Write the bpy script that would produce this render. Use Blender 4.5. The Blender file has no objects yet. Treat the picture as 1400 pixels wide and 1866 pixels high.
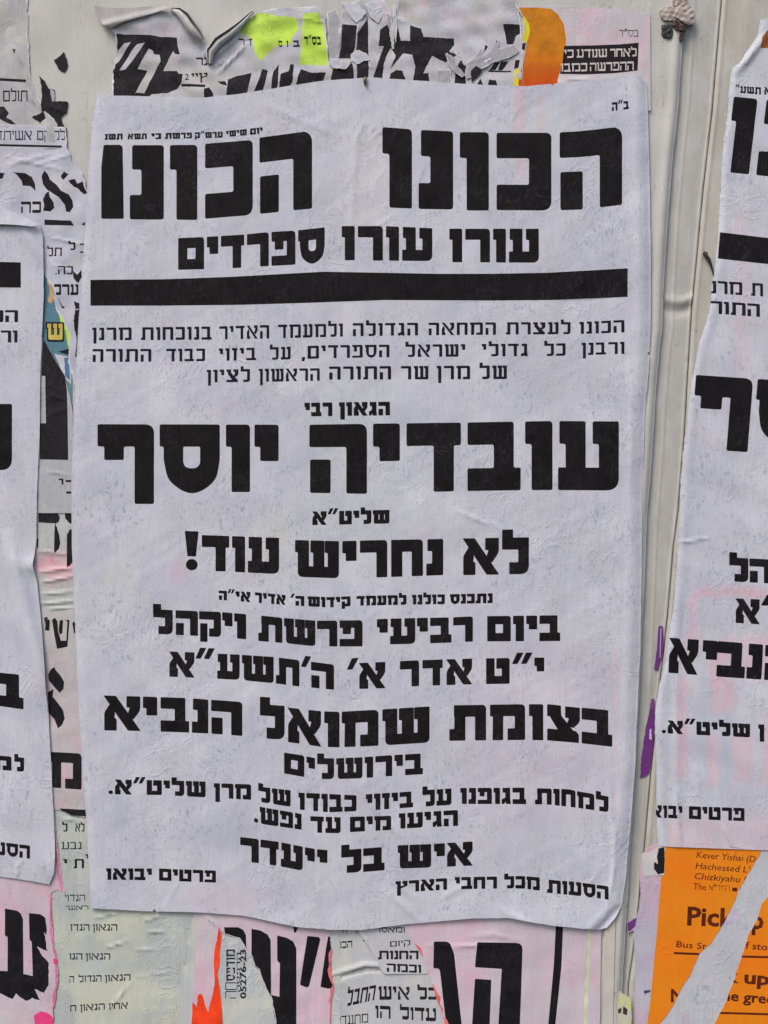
import bpy, math, random
import numpy as np
from mathutils import Vector
from mathutils.geometry import delaunay_2d_cdt

# ------------------------------------------------------------------ camera, sky, sun, exposure
S = 0.0005                      # metres on the wall per drawing unit; the wall stands in the plane y = 0, facing -y
ZC = 1.5
def WX(x): return (x - 700.0) * S
def WZ(y): return ZC + (933.0 - y) * S

scene = bpy.context.scene
cam_d = bpy.data.cameras.new('camera'); cam = bpy.data.objects.new('camera', cam_d)
scene.collection.objects.link(cam); scene.camera = cam
CAM_DIST = 1.25
cam.location = (0, -CAM_DIST - 0.004, ZC); cam.rotation_euler = (math.radians(90), 0, 0)
cam_d.sensor_fit = 'VERTICAL'; cam_d.sensor_height = 24
cam_d.lens = 24 * CAM_DIST / (1866 * S)
cam_d.clip_start = 0.01; cam_d.clip_end = 50

world = bpy.data.worlds.new('World'); scene.world = world; world.use_nodes = True
wn = world.node_tree
sky = wn.nodes.new('ShaderNodeTexSky'); sky.sky_type = 'NISHITA'; sky.sun_disc = False
SUN_EL, SUN_AZ = math.radians(52), math.radians(215)      # azimuth clockwise from +y (north)
sky.sun_elevation = SUN_EL; sky.sun_rotation = SUN_AZ
sky.air_density = 1.0; sky.dust_density = 3.0; sky.ozone_density = 1.0
bg = wn.nodes['Background']; bg.inputs['Strength'].default_value = 0.125
wn.links.new(sky.outputs[0], bg.inputs['Color'])
sd = bpy.data.lights.new('sun', 'SUN'); sun = bpy.data.objects.new('sun', sd); scene.collection.objects.link(sun)
sd.energy = 1.2; sd.angle = math.radians(24); sd.color = (1.0, 0.95, 0.90)
dv = Vector((math.sin(SUN_AZ) * math.cos(SUN_EL), math.cos(SUN_AZ) * math.cos(SUN_EL), math.sin(SUN_EL)))
sun.rotation_euler = dv.to_track_quat('Z', 'Y').to_euler(); sun.location = (-1, -2, 3)
scene.view_settings.view_transform = 'Standard'; scene.view_settings.look = 'None'
scene.view_settings.exposure = 0.44; scene.view_settings.gamma = 1

# ------------------------------------------------------------------ objects
def link(o): scene.collection.objects.link(o); return o
def thing(name, label, cat, x, y, group=None):
    o = link(bpy.data.objects.new(name, None)); o.empty_display_size = 0.02
    o.location = (WX(x), 0, WZ(y)); o['label'] = label; o['category'] = cat
    if group: o['group'] = group
    return o

# ------------------------------------------------------------------ materials
def lin(c):
    return tuple(((v / 255) / 12.92 if v / 255 <= 0.04045 else ((v / 255 + 0.055) / 1.055) ** 2.4) for v in c)

class NT:
    def __init__(s, name):
        s.m = bpy.data.materials.new(name); s.m.use_nodes = True; s.t = s.m.node_tree
        s.b = s.t.nodes['Principled BSDF']
        s.co = s.t.nodes.new('ShaderNodeTexCoord').outputs['Object']
    def node(s, k, **kw):
        n = s.t.nodes.new(k)
        for a, v in kw.items(): setattr(n, a, v)
        return n
    def lk(s, a, b): s.t.links.new(a, b)
    def mapping(s, scale, loc=(0, 0, 0), rot=(0, 0, 0)):
        n = s.node('ShaderNodeMapping'); n.inputs['Scale'].default_value = scale; n.inputs['Location'].default_value = loc
        n.inputs['Rotation'].default_value = rot
        s.lk(s.co, n.inputs[0]); return n.outputs[0]
    def noise(s, scale, detail=3, loc=(0, 0, 0), rough=0.55, dist=0, rot=(0, 0, 0)):
        n = s.node('ShaderNodeTexNoise'); n.inputs['Scale'].default_value = 1.0
        n.inputs['Detail'].default_value = detail; n.inputs['Roughness'].default_value = rough
        n.inputs['Distortion'].default_value = dist
        s.lk(s.mapping(scale if isinstance(scale, tuple) else (scale,) * 3, loc, rot), n.inputs['Vector']); return n.outputs['Fac']
    def ramp(s, fac, a, b, lo=0.0, hi=1.0):
        n = s.node('ShaderNodeMapRange'); n.inputs['From Min'].default_value = a; n.inputs['From Max'].default_value = b
        n.inputs['To Min'].default_value = lo; n.inputs['To Max'].default_value = hi; n.clamp = True
        s.lk(fac, n.inputs['Value']); return n.outputs[0]
    def math(s, op, a, b=None):
        n = s.node('ShaderNodeMath', operation=op)
        for i, v in enumerate((a, b)):
            if v is None: continue
            if isinstance(v, (int, float)): n.inputs[i].default_value = v
            else: s.lk(v, n.inputs[i])
        return n.outputs[0]
    def mix(s, fac, a, b):
        n = s.node('ShaderNodeMix', data_type='RGBA')
        if isinstance(fac, (int, float)): n.inputs[0].default_value = fac
        else: s.lk(fac, n.inputs[0])
        for i, v in ((6, a), (7, b)):
            if isinstance(v, tuple): n.inputs[i].default_value = (*v[:3], 1)
            else: s.lk(v, n.inputs[i])
        return n.outputs[2]
    def bump(s, hgt, strength=1.0, dist=0.001, prev=None):
        n = s.node('ShaderNodeBump'); n.inputs['Strength'].default_value = strength; n.inputs['Distance'].default_value = dist
        s.lk(hgt, n.inputs['Height'])
        if prev is not None: s.lk(prev, n.inputs['Normal'])
        return n.outputs[0]

def paper_bump(n, seed, k=1.0):
    L = (seed * 3.7, seed * 1.3, seed * 5.1)
    r1 = n.noise((38, 38, 24), 3, L, 0.55, 1.2)
    rid = n.ramp(n.math('ABSOLUTE', n.math('SUBTRACT', r1, 0.5)), 0.0, 0.035, 1.0, 0.0)      # thin glue wrinkles
    msk = n.ramp(n.noise(11, 2, (L[1], L[2], L[0])), 0.5, 0.62)
    a = n.math('MULTIPLY', n.math('MULTIPLY', rid, msk), 0.42)
    r2 = n.noise((110, 110, 75), 3, (L[2], L[0], L[1]), 0.55, 0.8)
    rid2 = n.ramp(n.math('ABSOLUTE', n.math('SUBTRACT', r2, 0.5)), 0.0, 0.05, 1.0, 0.0)
    msk2 = n.ramp(n.noise(19, 2, (L[2], L[1], L[0])), 0.47, 0.6)
    a = n.math('ADD', a, n.math('MULTIPLY', n.math('MULTIPLY', rid2, msk2), 0.22))
    fib = n.noise((900, 900, 90), 3, L, 0.6)
    grain = n.noise(1500, 2, L, 0.6)
    a = n.math('ADD', a, n.math('MULTIPLY', fib, 0.2)); a = n.math('ADD', a, n.math('MULTIPLY', grain, 0.09))
    a = n.math('ADD', a, n.math('MULTIPLY', n.noise((75, 75, 16), 3, L, 0.5, 0.6), 1.1))
    n.ridges = n.math('MAXIMUM', n.math('MULTIPLY', rid, msk), n.math('MULTIPLY', rid2, msk2))
    return n.bump(a, 0.75 * k, 0.0006)

def paper_color(n, base, seed, tints, speck=0.5, stain=0.3):
    L = (seed * 2.1, seed * 4.3, seed * 1.9)
    c = n.mix(n.ramp(n.noise((30, 30, 18), 5, L, 0.6), 0.32, 0.68), tuple(v * 0.90 for v in base), tuple(min(v * 1.07, 0.86) for v in base))
    c = n.mix(n.ramp(n.noise((1300, 1300, 22), 3, L, 0.6), 0.46, 0.66, 0, 0.5), c, tuple(v * 0.82 for v in base))      # upright fibre lines
    c = n.mix(n.ramp(n.noise((24, 24, 900), 2, L, 0.6), 0.5, 0.7, 0, 0.3), c, tuple(v * 0.84 for v in base))
    for k, (tc, amt, sc, th) in enumerate(tints):
        f = n.ramp(n.noise(sc, 4, (L[0] + 9 * k, L[2], L[1] - 5 * k), 0.6, 0.5), th, th + 0.14, 0, amt)
        c = n.mix(f, c, tc)
    sp = n.math('MULTIPLY', n.ramp(n.noise((330, 330, 190), 3, L, 0.6, 0.6), 0.55, 0.66), n.ramp(n.noise(20, 4, (L[2], L[0], 3), 0.6), 0.43, 0.6))
    c = n.mix(n.math('MULTIPLY', sp, speck), c, tuple(v * k for v, k in zip(base, (0.42, 0.45, 0.58))))              # blue-grey ink specks
    sp2 = n.math('MULTIPLY', n.ramp(n.noise((760, 760, 460), 2, L, 0.5), 0.61, 0.70), n.ramp(n.noise(34, 3, (L[1], 4, L[0])), 0.42, 0.56))
    c = n.mix(n.math('MULTIPLY', sp2, speck * 0.9), c, tuple(v * 0.34 for v in base))
    c = n.mix(n.ramp(n.noise((8, 8, 5), 4, (L[1], L[2], L[0]), 0.65), 0.55, 0.8, 0, stain), c, tuple(v * k for v, k in zip(base, (0.78, 0.76, 0.72))))
    gh = n.math('MULTIPLY', n.ramp(n.noise((95, 95, 60), 1, (L[1], L[2], L[0]), 0.4), 0.53, 0.56), n.ramp(n.noise((14, 14, 9), 2, (L[0], L[2], L[1])), 0.47, 0.6))
    c = n.mix(n.math('MULTIPLY', gh, 0.30 * speck), c, tuple(v * k for v, k in zip(base, (0.86, 0.85, 0.88))))              # older print showing through
    gl = n.ramp(n.noise((42, 42, 7), 5, (L[2], L[1], L[0]), 0.7, 0.8), 0.56, 0.72)
    c = n.mix(n.math('MULTIPLY', gl, 0.35), c, tuple(v * k for v, k in zip(base, (0.93, 0.91, 0.80))))                     # dried paste
    return c

PINK = lin((232, 176, 190)); YEL = lin((224, 224, 190)); BLU = lin((176, 186, 214)); ROSE = lin((235, 150, 165)); GRN = lin((190, 200, 180))
def paper(name, rgb, seed, tints=(), speck=0.5, stain=0.3, k=1.0, rough=0.62, soft=(), org=(0, 0)):
    """soft = blurred stains of another print showing through: (x0, y0, x1, y1, colour, amount, blur)"""
    n = NT(name); c = paper_color(n, lin(rgb), seed, tints, speck, stain)
    if soft:
        sep = n.node('ShaderNodeSeparateXYZ'); n.lk(n.co, sep.inputs[0]); J = n.math('MULTIPLY', n.math('SUBTRACT', n.noise((70, 70, 50), 4, (seed, 2, 8), 0.65), 0.5), 0.022)
        X = n.math('ADD', sep.outputs[0], J); Z = n.math('ADD', sep.outputs[2], J); patchy = n.ramp(n.noise((120, 120, 60), 4, (seed, 5, 1), 0.6), 0.3, 0.62, 0.45, 1.0)
        for x0, y0, x1, y1, col, amt, bl in soft:
            b = bl * S; xa, xb, za, zb = (x0 - org[0]) * S, (x1 - org[0]) * S, (org[1] - y1) * S, (org[1] - y0) * S
            f = n.math('MULTIPLY', n.math('MULTIPLY', n.ramp(X, xa - b, xa + b), n.ramp(X, xb - b, xb + b, 1, 0)), n.math('MULTIPLY', n.ramp(Z, za - b, za + b), n.ramp(Z, zb - b, zb + b, 1, 0)))
            c = n.mix(n.math('MULTIPLY', n.math('MULTIPLY', f, patchy), amt), c, lin(col))
    n.lk(c, n.b.inputs['Base Color']); n.lk(paper_bump(n, seed, k), n.b.inputs['Normal'])
    n.b.inputs['Roughness'].default_value = rough; n.b.inputs['Specular IOR Level'].default_value = 0.35
    n.seed = seed; n.k = k; return n
def ink(name, rgb, sheet, wear=0.25, alt=None, z=None):
    """printed ink: takes the relief of the paper it is printed on"""
    n = NT(name); s = sheet.seed; c0 = lin(rgb)
    c = n.mix(n.ramp(n.noise(60, 4, (s, 1, s)), 0.3, 0.7), tuple(v * 0.8 for v in c0), tuple(v * 1.25 + 0.002 for v in c0))
    if alt:                                                     # print that turns into a second colour downwards
        sep = n.node('ShaderNodeSeparateXYZ'); n.lk(n.co, sep.inputs[0])
        zz = n.math('ADD', sep.outputs[2], n.math('MULTIPLY', n.noise(30, 3), 0.03))
        c = n.mix(n.ramp(zz, z[0], z[1], 1, 0), c, lin(alt))
    w = n.math('MULTIPLY', n.ramp(n.noise((420, 420, 300), 3, (s, s, 0), 0.6), 0.66, 0.76), n.ramp(n.noise(22, 3, (s, 2, 5)), 0.5, 0.68))
    c = n.mix(n.math('MULTIPLY', w, wear), c, lin((150, 146, 150)))
    c = n.mix(n.ramp(n.noise((1100, 1100, 120), 2, (s, 0, 0)), 0.45, 0.8, 0, 0.05), c, lin((120, 116, 120)))
    nb = paper_bump(n, s, sheet.k)
    c = n.mix(n.math('MULTIPLY', n.math('MULTIPLY', n.ridges, n.ramp(n.noise(500, 2, (s, 0, 1)), 0.4, 0.62)), 0.04 + wear * 0.45), c, lin((126, 122, 128)))
    n.lk(c, n.b.inputs['Base Color']); n.lk(nb, n.b.inputs['Normal'])
    n.b.inputs['Roughness'].default_value = 0.7; n.b.inputs['Specular IOR Level'].default_value = 0.12
    return n.m
def paint(name, rgb, seed, streak=0.3, rust=0.0):
    n = NT(name); b = lin(rgb); L = (seed, seed * 2, seed * 3)
    c = n.mix(n.ramp(n.noise((24, 24, 9), 5, L, 0.65), 0.3, 0.7), tuple(v * 0.9 for v in b), tuple(v * 1.07 for v in b))
    c = n.mix(n.ramp(n.noise((330, 330, 9), 4, L, 0.65), 0.5, 0.75, 0, streak), c, tuple(v * 0.78 for v in b))
    c = n.mix(n.ramp(n.noise((140, 140, 60), 4, (L[1], 0, L[0]), 0.7), 0.6, 0.75, 0, 0.35), c, lin((196, 190, 188)))
    sc = n.math('MULTIPLY', n.ramp(n.noise((260, 260, 110), 4, (L[1], 7, L[0]), 0.75, 1.0), 0.6, 0.66), n.ramp(n.noise(24, 3, (L[0], 9, L[1])), 0.45, 0.6))
    c = n.mix(n.math('MULTIPLY', sc, 0.6), c, lin((120, 112, 104)))
    c = n.mix(n.math('MULTIPLY', n.ramp(n.noise((70, 70, 34), 6, (L[0], 1, L[2]), 0.75), 0.48, 0.62), 0.3), c, lin((208, 206, 206)))
    c = n.mix(n.ramp(n.noise((46, 46, 16), 5, (L[2], 3, L[0]), 0.7), 0.62, 0.74, 0, 0.35 + rust), c, lin((158, 136, 108)))
    n.lk(c, n.b.inputs['Base Color'])
    h = n.math('ADD', n.noise(130, 5, L, 0.7), n.math('MULTIPLY', n.noise((500, 500, 12), 3, L), 0.5))
    n.lk(n.bump(h, 0.5, 0.0006), n.b.inputs['Normal']); n.b.inputs['Roughness'].default_value = 0.5
    return n.m
def plain(name, rgb, rough=0.6, metal=0.0):
    n = NT(name); b = lin(rgb)
    n.lk(n.mix(n.ramp(n.noise(300, 4), 0.35, 0.65), tuple(v * 0.7 for v in b), tuple(v * 1.2 for v in b)), n.b.inputs['Base Color'])
    n.lk(n.bump(n.noise(700, 3), 0.6, 0.0005), n.b.inputs['Normal'])
    n.b.inputs['Roughness'].default_value = rough; n.b.inputs['Metallic'].default_value = metal
    return n.m

# ------------------------------------------------------------------ outlines
def hsh(i, s): 
    v = math.sin(i * 127.1 + s * 311.7) * 43758.5453; return (v - math.floor(v)) * 2 - 1
def n1(t, s):
    i = math.floor(t); f = t - i; f = f * f * (3 - 2 * f); return hsh(i, s) * (1 - f) + hsh(i + 1, s) * f
def rough(pts, amp=1.2, seed=1, step=3.0, closed=False):
    """break a polyline up into a torn edge"""
    out = []; P = list(pts) + ([pts[0]] if closed else []); acc = 0
    for (x0, y0), (x1, y1) in zip(P[:-1], P[1:]):
        L = math.hypot(x1 - x0, y1 - y0); k = max(1, int(L / step)); nx, ny = -(y1 - y0) / max(L, 1e-6), (x1 - x0) / max(L, 1e-6)
        for i in range(k):
            t = i / k; d = acc + t * L
            o = amp * (0.55 * n1(d / 14, seed) + 0.35 * n1(d / 6, seed + 5) + 0.35 * n1(d / 2.7, seed + 9))
            out.append((x0 + (x1 - x0) * t + nx * o, y0 + (y1 - y0) * t + ny * o))
        acc += L
    if not closed: out.append(tuple(P[-1]))
    return out
def edge(pts, seed=1): return rough(pts, 0.5, seed, 9)
def band(pts, w, seed=1, amp=1.0):
    """thin strip of bare fibre beside a torn edge; w is the width to the right of the path"""
    a = rough(pts, 0.3, seed, 4); b = []
    for i, (x, y) in enumerate(a):
        x2, y2 = a[min(i + 1, len(a) - 1)]; x1, y1 = a[max(i - 1, 0)]
        L = max(math.hypot(x2 - x1, y2 - y1), 1e-6); ww = w * (0.65 + 0.6 * n1(i / 2.3, seed + 3) * amp)
        b.append((x - (y2 - y1) / L * ww, y + (x2 - x1) / L * ww))
    return a + b[::-1]

# ------------------------------------------------------------------ heights (millimetres towards the viewer)
def wob(seed, wl, amp, n=7):
    rnd = random.Random(seed); w = []
    for _ in range(n):
        a = rnd.uniform(0, math.tau); l = wl * rnd.uniform(0.6, 1.7)
        w.append((math.cos(a) * math.tau / l, math.sin(a) * math.tau / l, rnd.uniform(0, math.tau), amp * rnd.uniform(0.4, 1) / math.sqrt(n)))
    return lambda x, y: sum(A * np.sin(kx * x + ky * y + p) for kx, ky, p, A in w)
def crease(x0, y0, x1, y1, amp, w):
    w = max(w * 0.7, 3.2) if w < 15 else w
    def f(x, y):
        dx, dy = x1 - x0, y1 - y0; L2 = dx * dx + dy * dy
        t = ((x - x0) * dx + (y - y0) * dy) / L2; tc = np.clip(t, 0, 1)
        d = np.hypot(x - x0 - tc * dx, y - y0 - tc * dy)
        return amp * np.exp(-(d / w) ** 2) * np.clip(np.sin(np.pi * np.clip(t * 0.86 + 0.07, 0, 1)), 0, 1)
    return f
def pcrease(pts, amp, w):
    """a crease along a bent path: highest in the middle"""
    n = len(pts) - 1
    def f(x, y):
        best = np.full(np.shape(x), 1e9); tt = np.zeros(np.shape(x))
        for i in range(n):
            (x0, y0), (x1, y1) = pts[i], pts[i + 1]; dx, dy = x1 - x0, y1 - y0
            t = np.clip(((x - x0) * dx + (y - y0) * dy) / (dx * dx + dy * dy), 0, 1); d = np.hypot(x - x0 - t * dx, y - y0 - t * dy)
            m = d < best; best = np.where(m, d, best); tt = np.where(m, (i + t) / n, tt)
        return amp * np.exp(-(best / w) ** 2) * np.sin(np.pi * np.clip(tt * 0.8 + 0.1, 0, 1))
    return f
def lift(x0, y0, r, amp):
    return lambda x, y: amp * np.exp(-(((x - x0) ** 2 + (y - y0) ** 2) / r ** 2))
def blend(*fs): return lambda x, y: sum(f(x, y) for f in fs)
def const(c): return lambda x, y: np.zeros(np.shape(x)) + c

# ------------------------------------------------------------------ flat outlines -> draped mesh, split into paper and ink
def inside(px, py, poly):
    P = np.asarray(poly, float); r = np.zeros(px.shape, bool)
    m = (px >= P[:, 0].min()) & (px <= P[:, 0].max()) & (py >= P[:, 1].min()) & (py <= P[:, 1].max())
    idx = np.nonzero(m)[0]
    if not len(idx): return r
    x, y = px[idx], py[idx]; c = np.zeros(len(idx), bool)
    X0, Y0 = P[:, 0], P[:, 1]; X1, Y1 = np.roll(X0, -1), np.roll(Y0, -1)
    for a, b, p, q in zip(X0, Y0, X1, Y1):
        if b == q: continue
        h = (b > y) != (q > y); c ^= h & (x < (p - a) * (y - b) / (q - b) + a)
    r[idx] = c; return r

def mesh_obj(name, co, tris, nor, mat, parent, origin):
    me = bpy.data.meshes.new(name)
    v = np.empty((len(co), 3)); v[:, 0] = (co[:, 0] - 700) * S - origin[0]; v[:, 1] = -co[:, 2] * 0.001; v[:, 2] = ZC + (933 - co[:, 1]) * S - origin[1]
    me.from_pydata(v.tolist(), [], tris.tolist()); me.materials.append(mat)
    me.polygons.foreach_set('use_smooth', np.ones(len(me.polygons), bool))
    if nor is not None: me.normals_split_custom_set_from_vertices(nor.tolist())
    o = link(bpy.data.objects.new(name, me)); o.parent = parent; return o

def split_inks(inks):
    out = []
    for nm, sh, m, lab in inks:
        if nm in SPLIT and not any(q[1] for q in sh):
            out += [(nm, [([a], [])], m, lab) for q in sh for a in q[0]]
        else: out.append((nm, sh, m, lab))
    return out
SPLIT = {'ink_scrap', 'pink_smear', 'ghost_print', 'red_fibre', 'printed_patch', 'neon_patch', 'large_letter', 'large_serif_letter', 'serif_letter', 'large_slanted_letter', 'letter_edge', 'scribble', 'white_line', 'pink_show_through', 'yellow_strip', 'torn_fibre', 'printed_rule'}
def offs(line, ds, step=8):
    """guide lines beside an edge given as (x, y) points running down the wall"""
    Y = np.arange(min(p[1] for p in line), max(p[1] for p in line), step); X = np.interp(Y, [p[1] for p in line], [p[0] for p in line])
    return [[(a + d, b) for a, b in zip(X, Y)] for d in ds]
def sheet(th, part, outline, H, mat, inks=(), cell=7.0, skirt=0.35, holes=(), guides=(), fray=0):
    inks = list(inks)
    if fray:
        n_ = len(outline); ins = []
        for i in range(n_):
            (ax, ay), (bx, by) = outline[i - 1][:2], outline[(i + 1) % n_][:2]; L_ = max(math.hypot(bx - ax, by - ay), 1e-6); w_ = fray * (0.75 + 0.9 * n1(i / 2.1, 7) + 0.5 * n1(i / 9.0, 3))
            sg = 1 if sum(outline[k - 1][0] * outline[k][1] - outline[k][0] * outline[k - 1][1] for k in range(n_)) > 0 else -1
            ins.append((outline[i][0] - sg * (by - ay) / L_ * max(w_, .15), outline[i][1] + sg * (bx - ax) / L_ * max(w_, .15)))
        inks.append(('frayed_rim', [([list(outline)], [ins])], FIB.m, None))
    inks = split_inks(inks)
    """outline in drawing units; inks = (part name, [(adds, holes)...], material, label); exact shared borders, so ink and paper never overlap"""
    org = (th.location.x, th.location.z)
    V, E = [], []
    def addpoly(p):
        k = len(V); V.extend(Vector(q[:2]) for q in p); E.extend((k + i, k + (i + 1) % len(p)) for i in range(len(p)))
    addpoly(outline)
    for h in holes: addpoly(h)
    for g in guides:
        k = len(V); V.extend(Vector(q) for q in g); E.extend((k + i, k + i + 1) for i in range(len(g) - 1))
    O = np.array([q[:2] for q in outline]); x0, y0 = O.min(0); x1, y1 = O.max(0)
    gx, gy = np.meshgrid(np.arange(x0 + cell * .5, x1, cell), np.arange(y0 + cell * .5, y1, cell * .9)); gx[1::2] += cell * .5
    gx = gx.ravel(); gy = gy.ravel(); k = inside(gx, gy, outline)
    V.extend(Vector((a, b)) for a, b in zip(gx[k], gy[k]))
    for nm, shapes, m, lab in inks:
        for adds, hs in shapes:
            for p in list(adds) + list(hs):
                q = np.array([r[:2] for r in p])
                if q[:, 0].max() < x0 or q[:, 0].min() > x1 or q[:, 1].max() < y0 or q[:, 1].min() > y1: continue
                addpoly(p)
    r = delaunay_2d_cdt(V, E, [], 0, 1e-4)
    P = np.array([(a.x, a.y) for a in r[0]]); T = np.array(r[2], int)
    a, b, c = P[T[:, 0]], P[T[:, 1]], P[T[:, 2]]
    area = (b[:, 0] - a[:, 0]) * (c[:, 1] - a[:, 1]) - (b[:, 1] - a[:, 1]) * (c[:, 0] - a[:, 0])
    T = np.where((area > 0)[:, None], T[:, ::-1], T); T = T[np.abs(area) > 1e-7]
    cx = P[T].mean(1); px, py = cx[:, 0], cx[:, 1]
    keep = inside(px, py, outline)
    for h in holes: keep &= ~inside(px, py, h)
    T = T[keep]; px = px[keep]; py = py[keep]
    own = np.zeros(len(T), int)
    for i, (nm, shapes, m, lab) in enumerate(inks):
        for adds, hs in shapes:
            k = np.zeros(len(T), bool)
            for p in adds: k |= inside(px, py, p)
            for p in hs: k &= ~inside(px, py, p)
            own[k] = i + 1
    Z = H(P[:, 0], P[:, 1]); e = 1.0
    gx = (H(P[:, 0] + e, P[:, 1]) - H(P[:, 0] - e, P[:, 1])) * .001 / (2 * e * S); gz = -(H(P[:, 0], P[:, 1] + e) - H(P[:, 0], P[:, 1] - e)) * .001 / (2 * e * S)
    N = np.stack([-gx, -np.ones(len(P)), -gz], 1)      # surface y = -h(x,z)
    N /= np.linalg.norm(N, axis=1)[:, None]
    C3 = np.column_stack([P, Z]); res = []
    for i in range(len(inks) + 1):
        t = T[own == i]
        if not len(t): continue
        u, inv = np.unique(t, return_inverse=True); tt = inv.reshape(t.shape)
        nm, m, lab = (part, mat, None) if i == 0 else (inks[i - 1][0], inks[i - 1][2], inks[i - 1][3])
        co, nn, fac = C3[u], N[u], tt
        o = mesh_obj(nm, co, fac, nn, m, th, org); res.append(o)
        if lab: o['label'] = lab
    # the cut or torn thickness of the paper
    ed = {}
    for t in T:
        for a, b in ((t[0], t[1]), (t[1], t[2]), (t[2], t[0])):
            ed[(a, b)] = 1
    B = [(a, b) for (a, b) in ed if (b, a) not in ed]
    if B and skirt:
        idx = {}; co = []
        for a, b in B:
            for q in (a, b):
                if q not in idx:
                    idx[q] = len(co); co.append(C3[q]); co.append(C3[q] - np.array([0, 0, skirt]))
        F = np.array([(idx[b], idx[a], idx[a] + 1, idx[b] + 1) for a, b in B])
        o = mesh_obj('cut_edge', np.array(co), F, None, mat, th, org)
    return res

# ------------------------------------------------------------------ lettering, drawn stroke by stroke
def rnd(poly, r0=2.6):
    """round the corners of a polygon; a point may carry its own radius"""
    P = [(p[0], p[1], p[2] if len(p) > 2 else r0) for p in poly]; out = []; n = len(P)
    for i in range(n):
        x, y, r = P[i]; ax, ay, _ = P[i - 1]; bx, by, _ = P[(i + 1) % n]
        la, lb = math.hypot(ax - x, ay - y), math.hypot(bx - x, by - y); r = min(r, la * .48, lb * .48)
        if r < 0.3: out.append((x, y)); continue
        p0 = (x + (ax - x) / la * r, y + (ay - y) / la * r); p2 = (x + (bx - x) / lb * r, y + (by - y) / lb * r)
        k = 2 if r < 5 else 6
        for j in range(k + 1):
            t = j / k; out.append(((1 - t) ** 2 * p0[0] + 2 * t * (1 - t) * x + t * t * p2[0], (1 - t) ** 2 * p0[1] + 2 * t * (1 - t) * y + t * t * p2[1]))
    res = []
    for i in range(len(out)):
        x0, y0 = out[i]; x1, y1 = out[(i + 1) % len(out)]; k = max(1, int(math.hypot(x1 - x0, y1 - y0) / 22))
        for j in range(k): res.append((x0 + (x1 - x0) * j / k, y0 + (y1 - y0) * j / k))
    return res
def disc(cx, cy, r, n=14): return [(cx + r * math.cos(math.tau * i / n), cy + r * math.sin(math.tau * i / n)) for i in range(n)]

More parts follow.
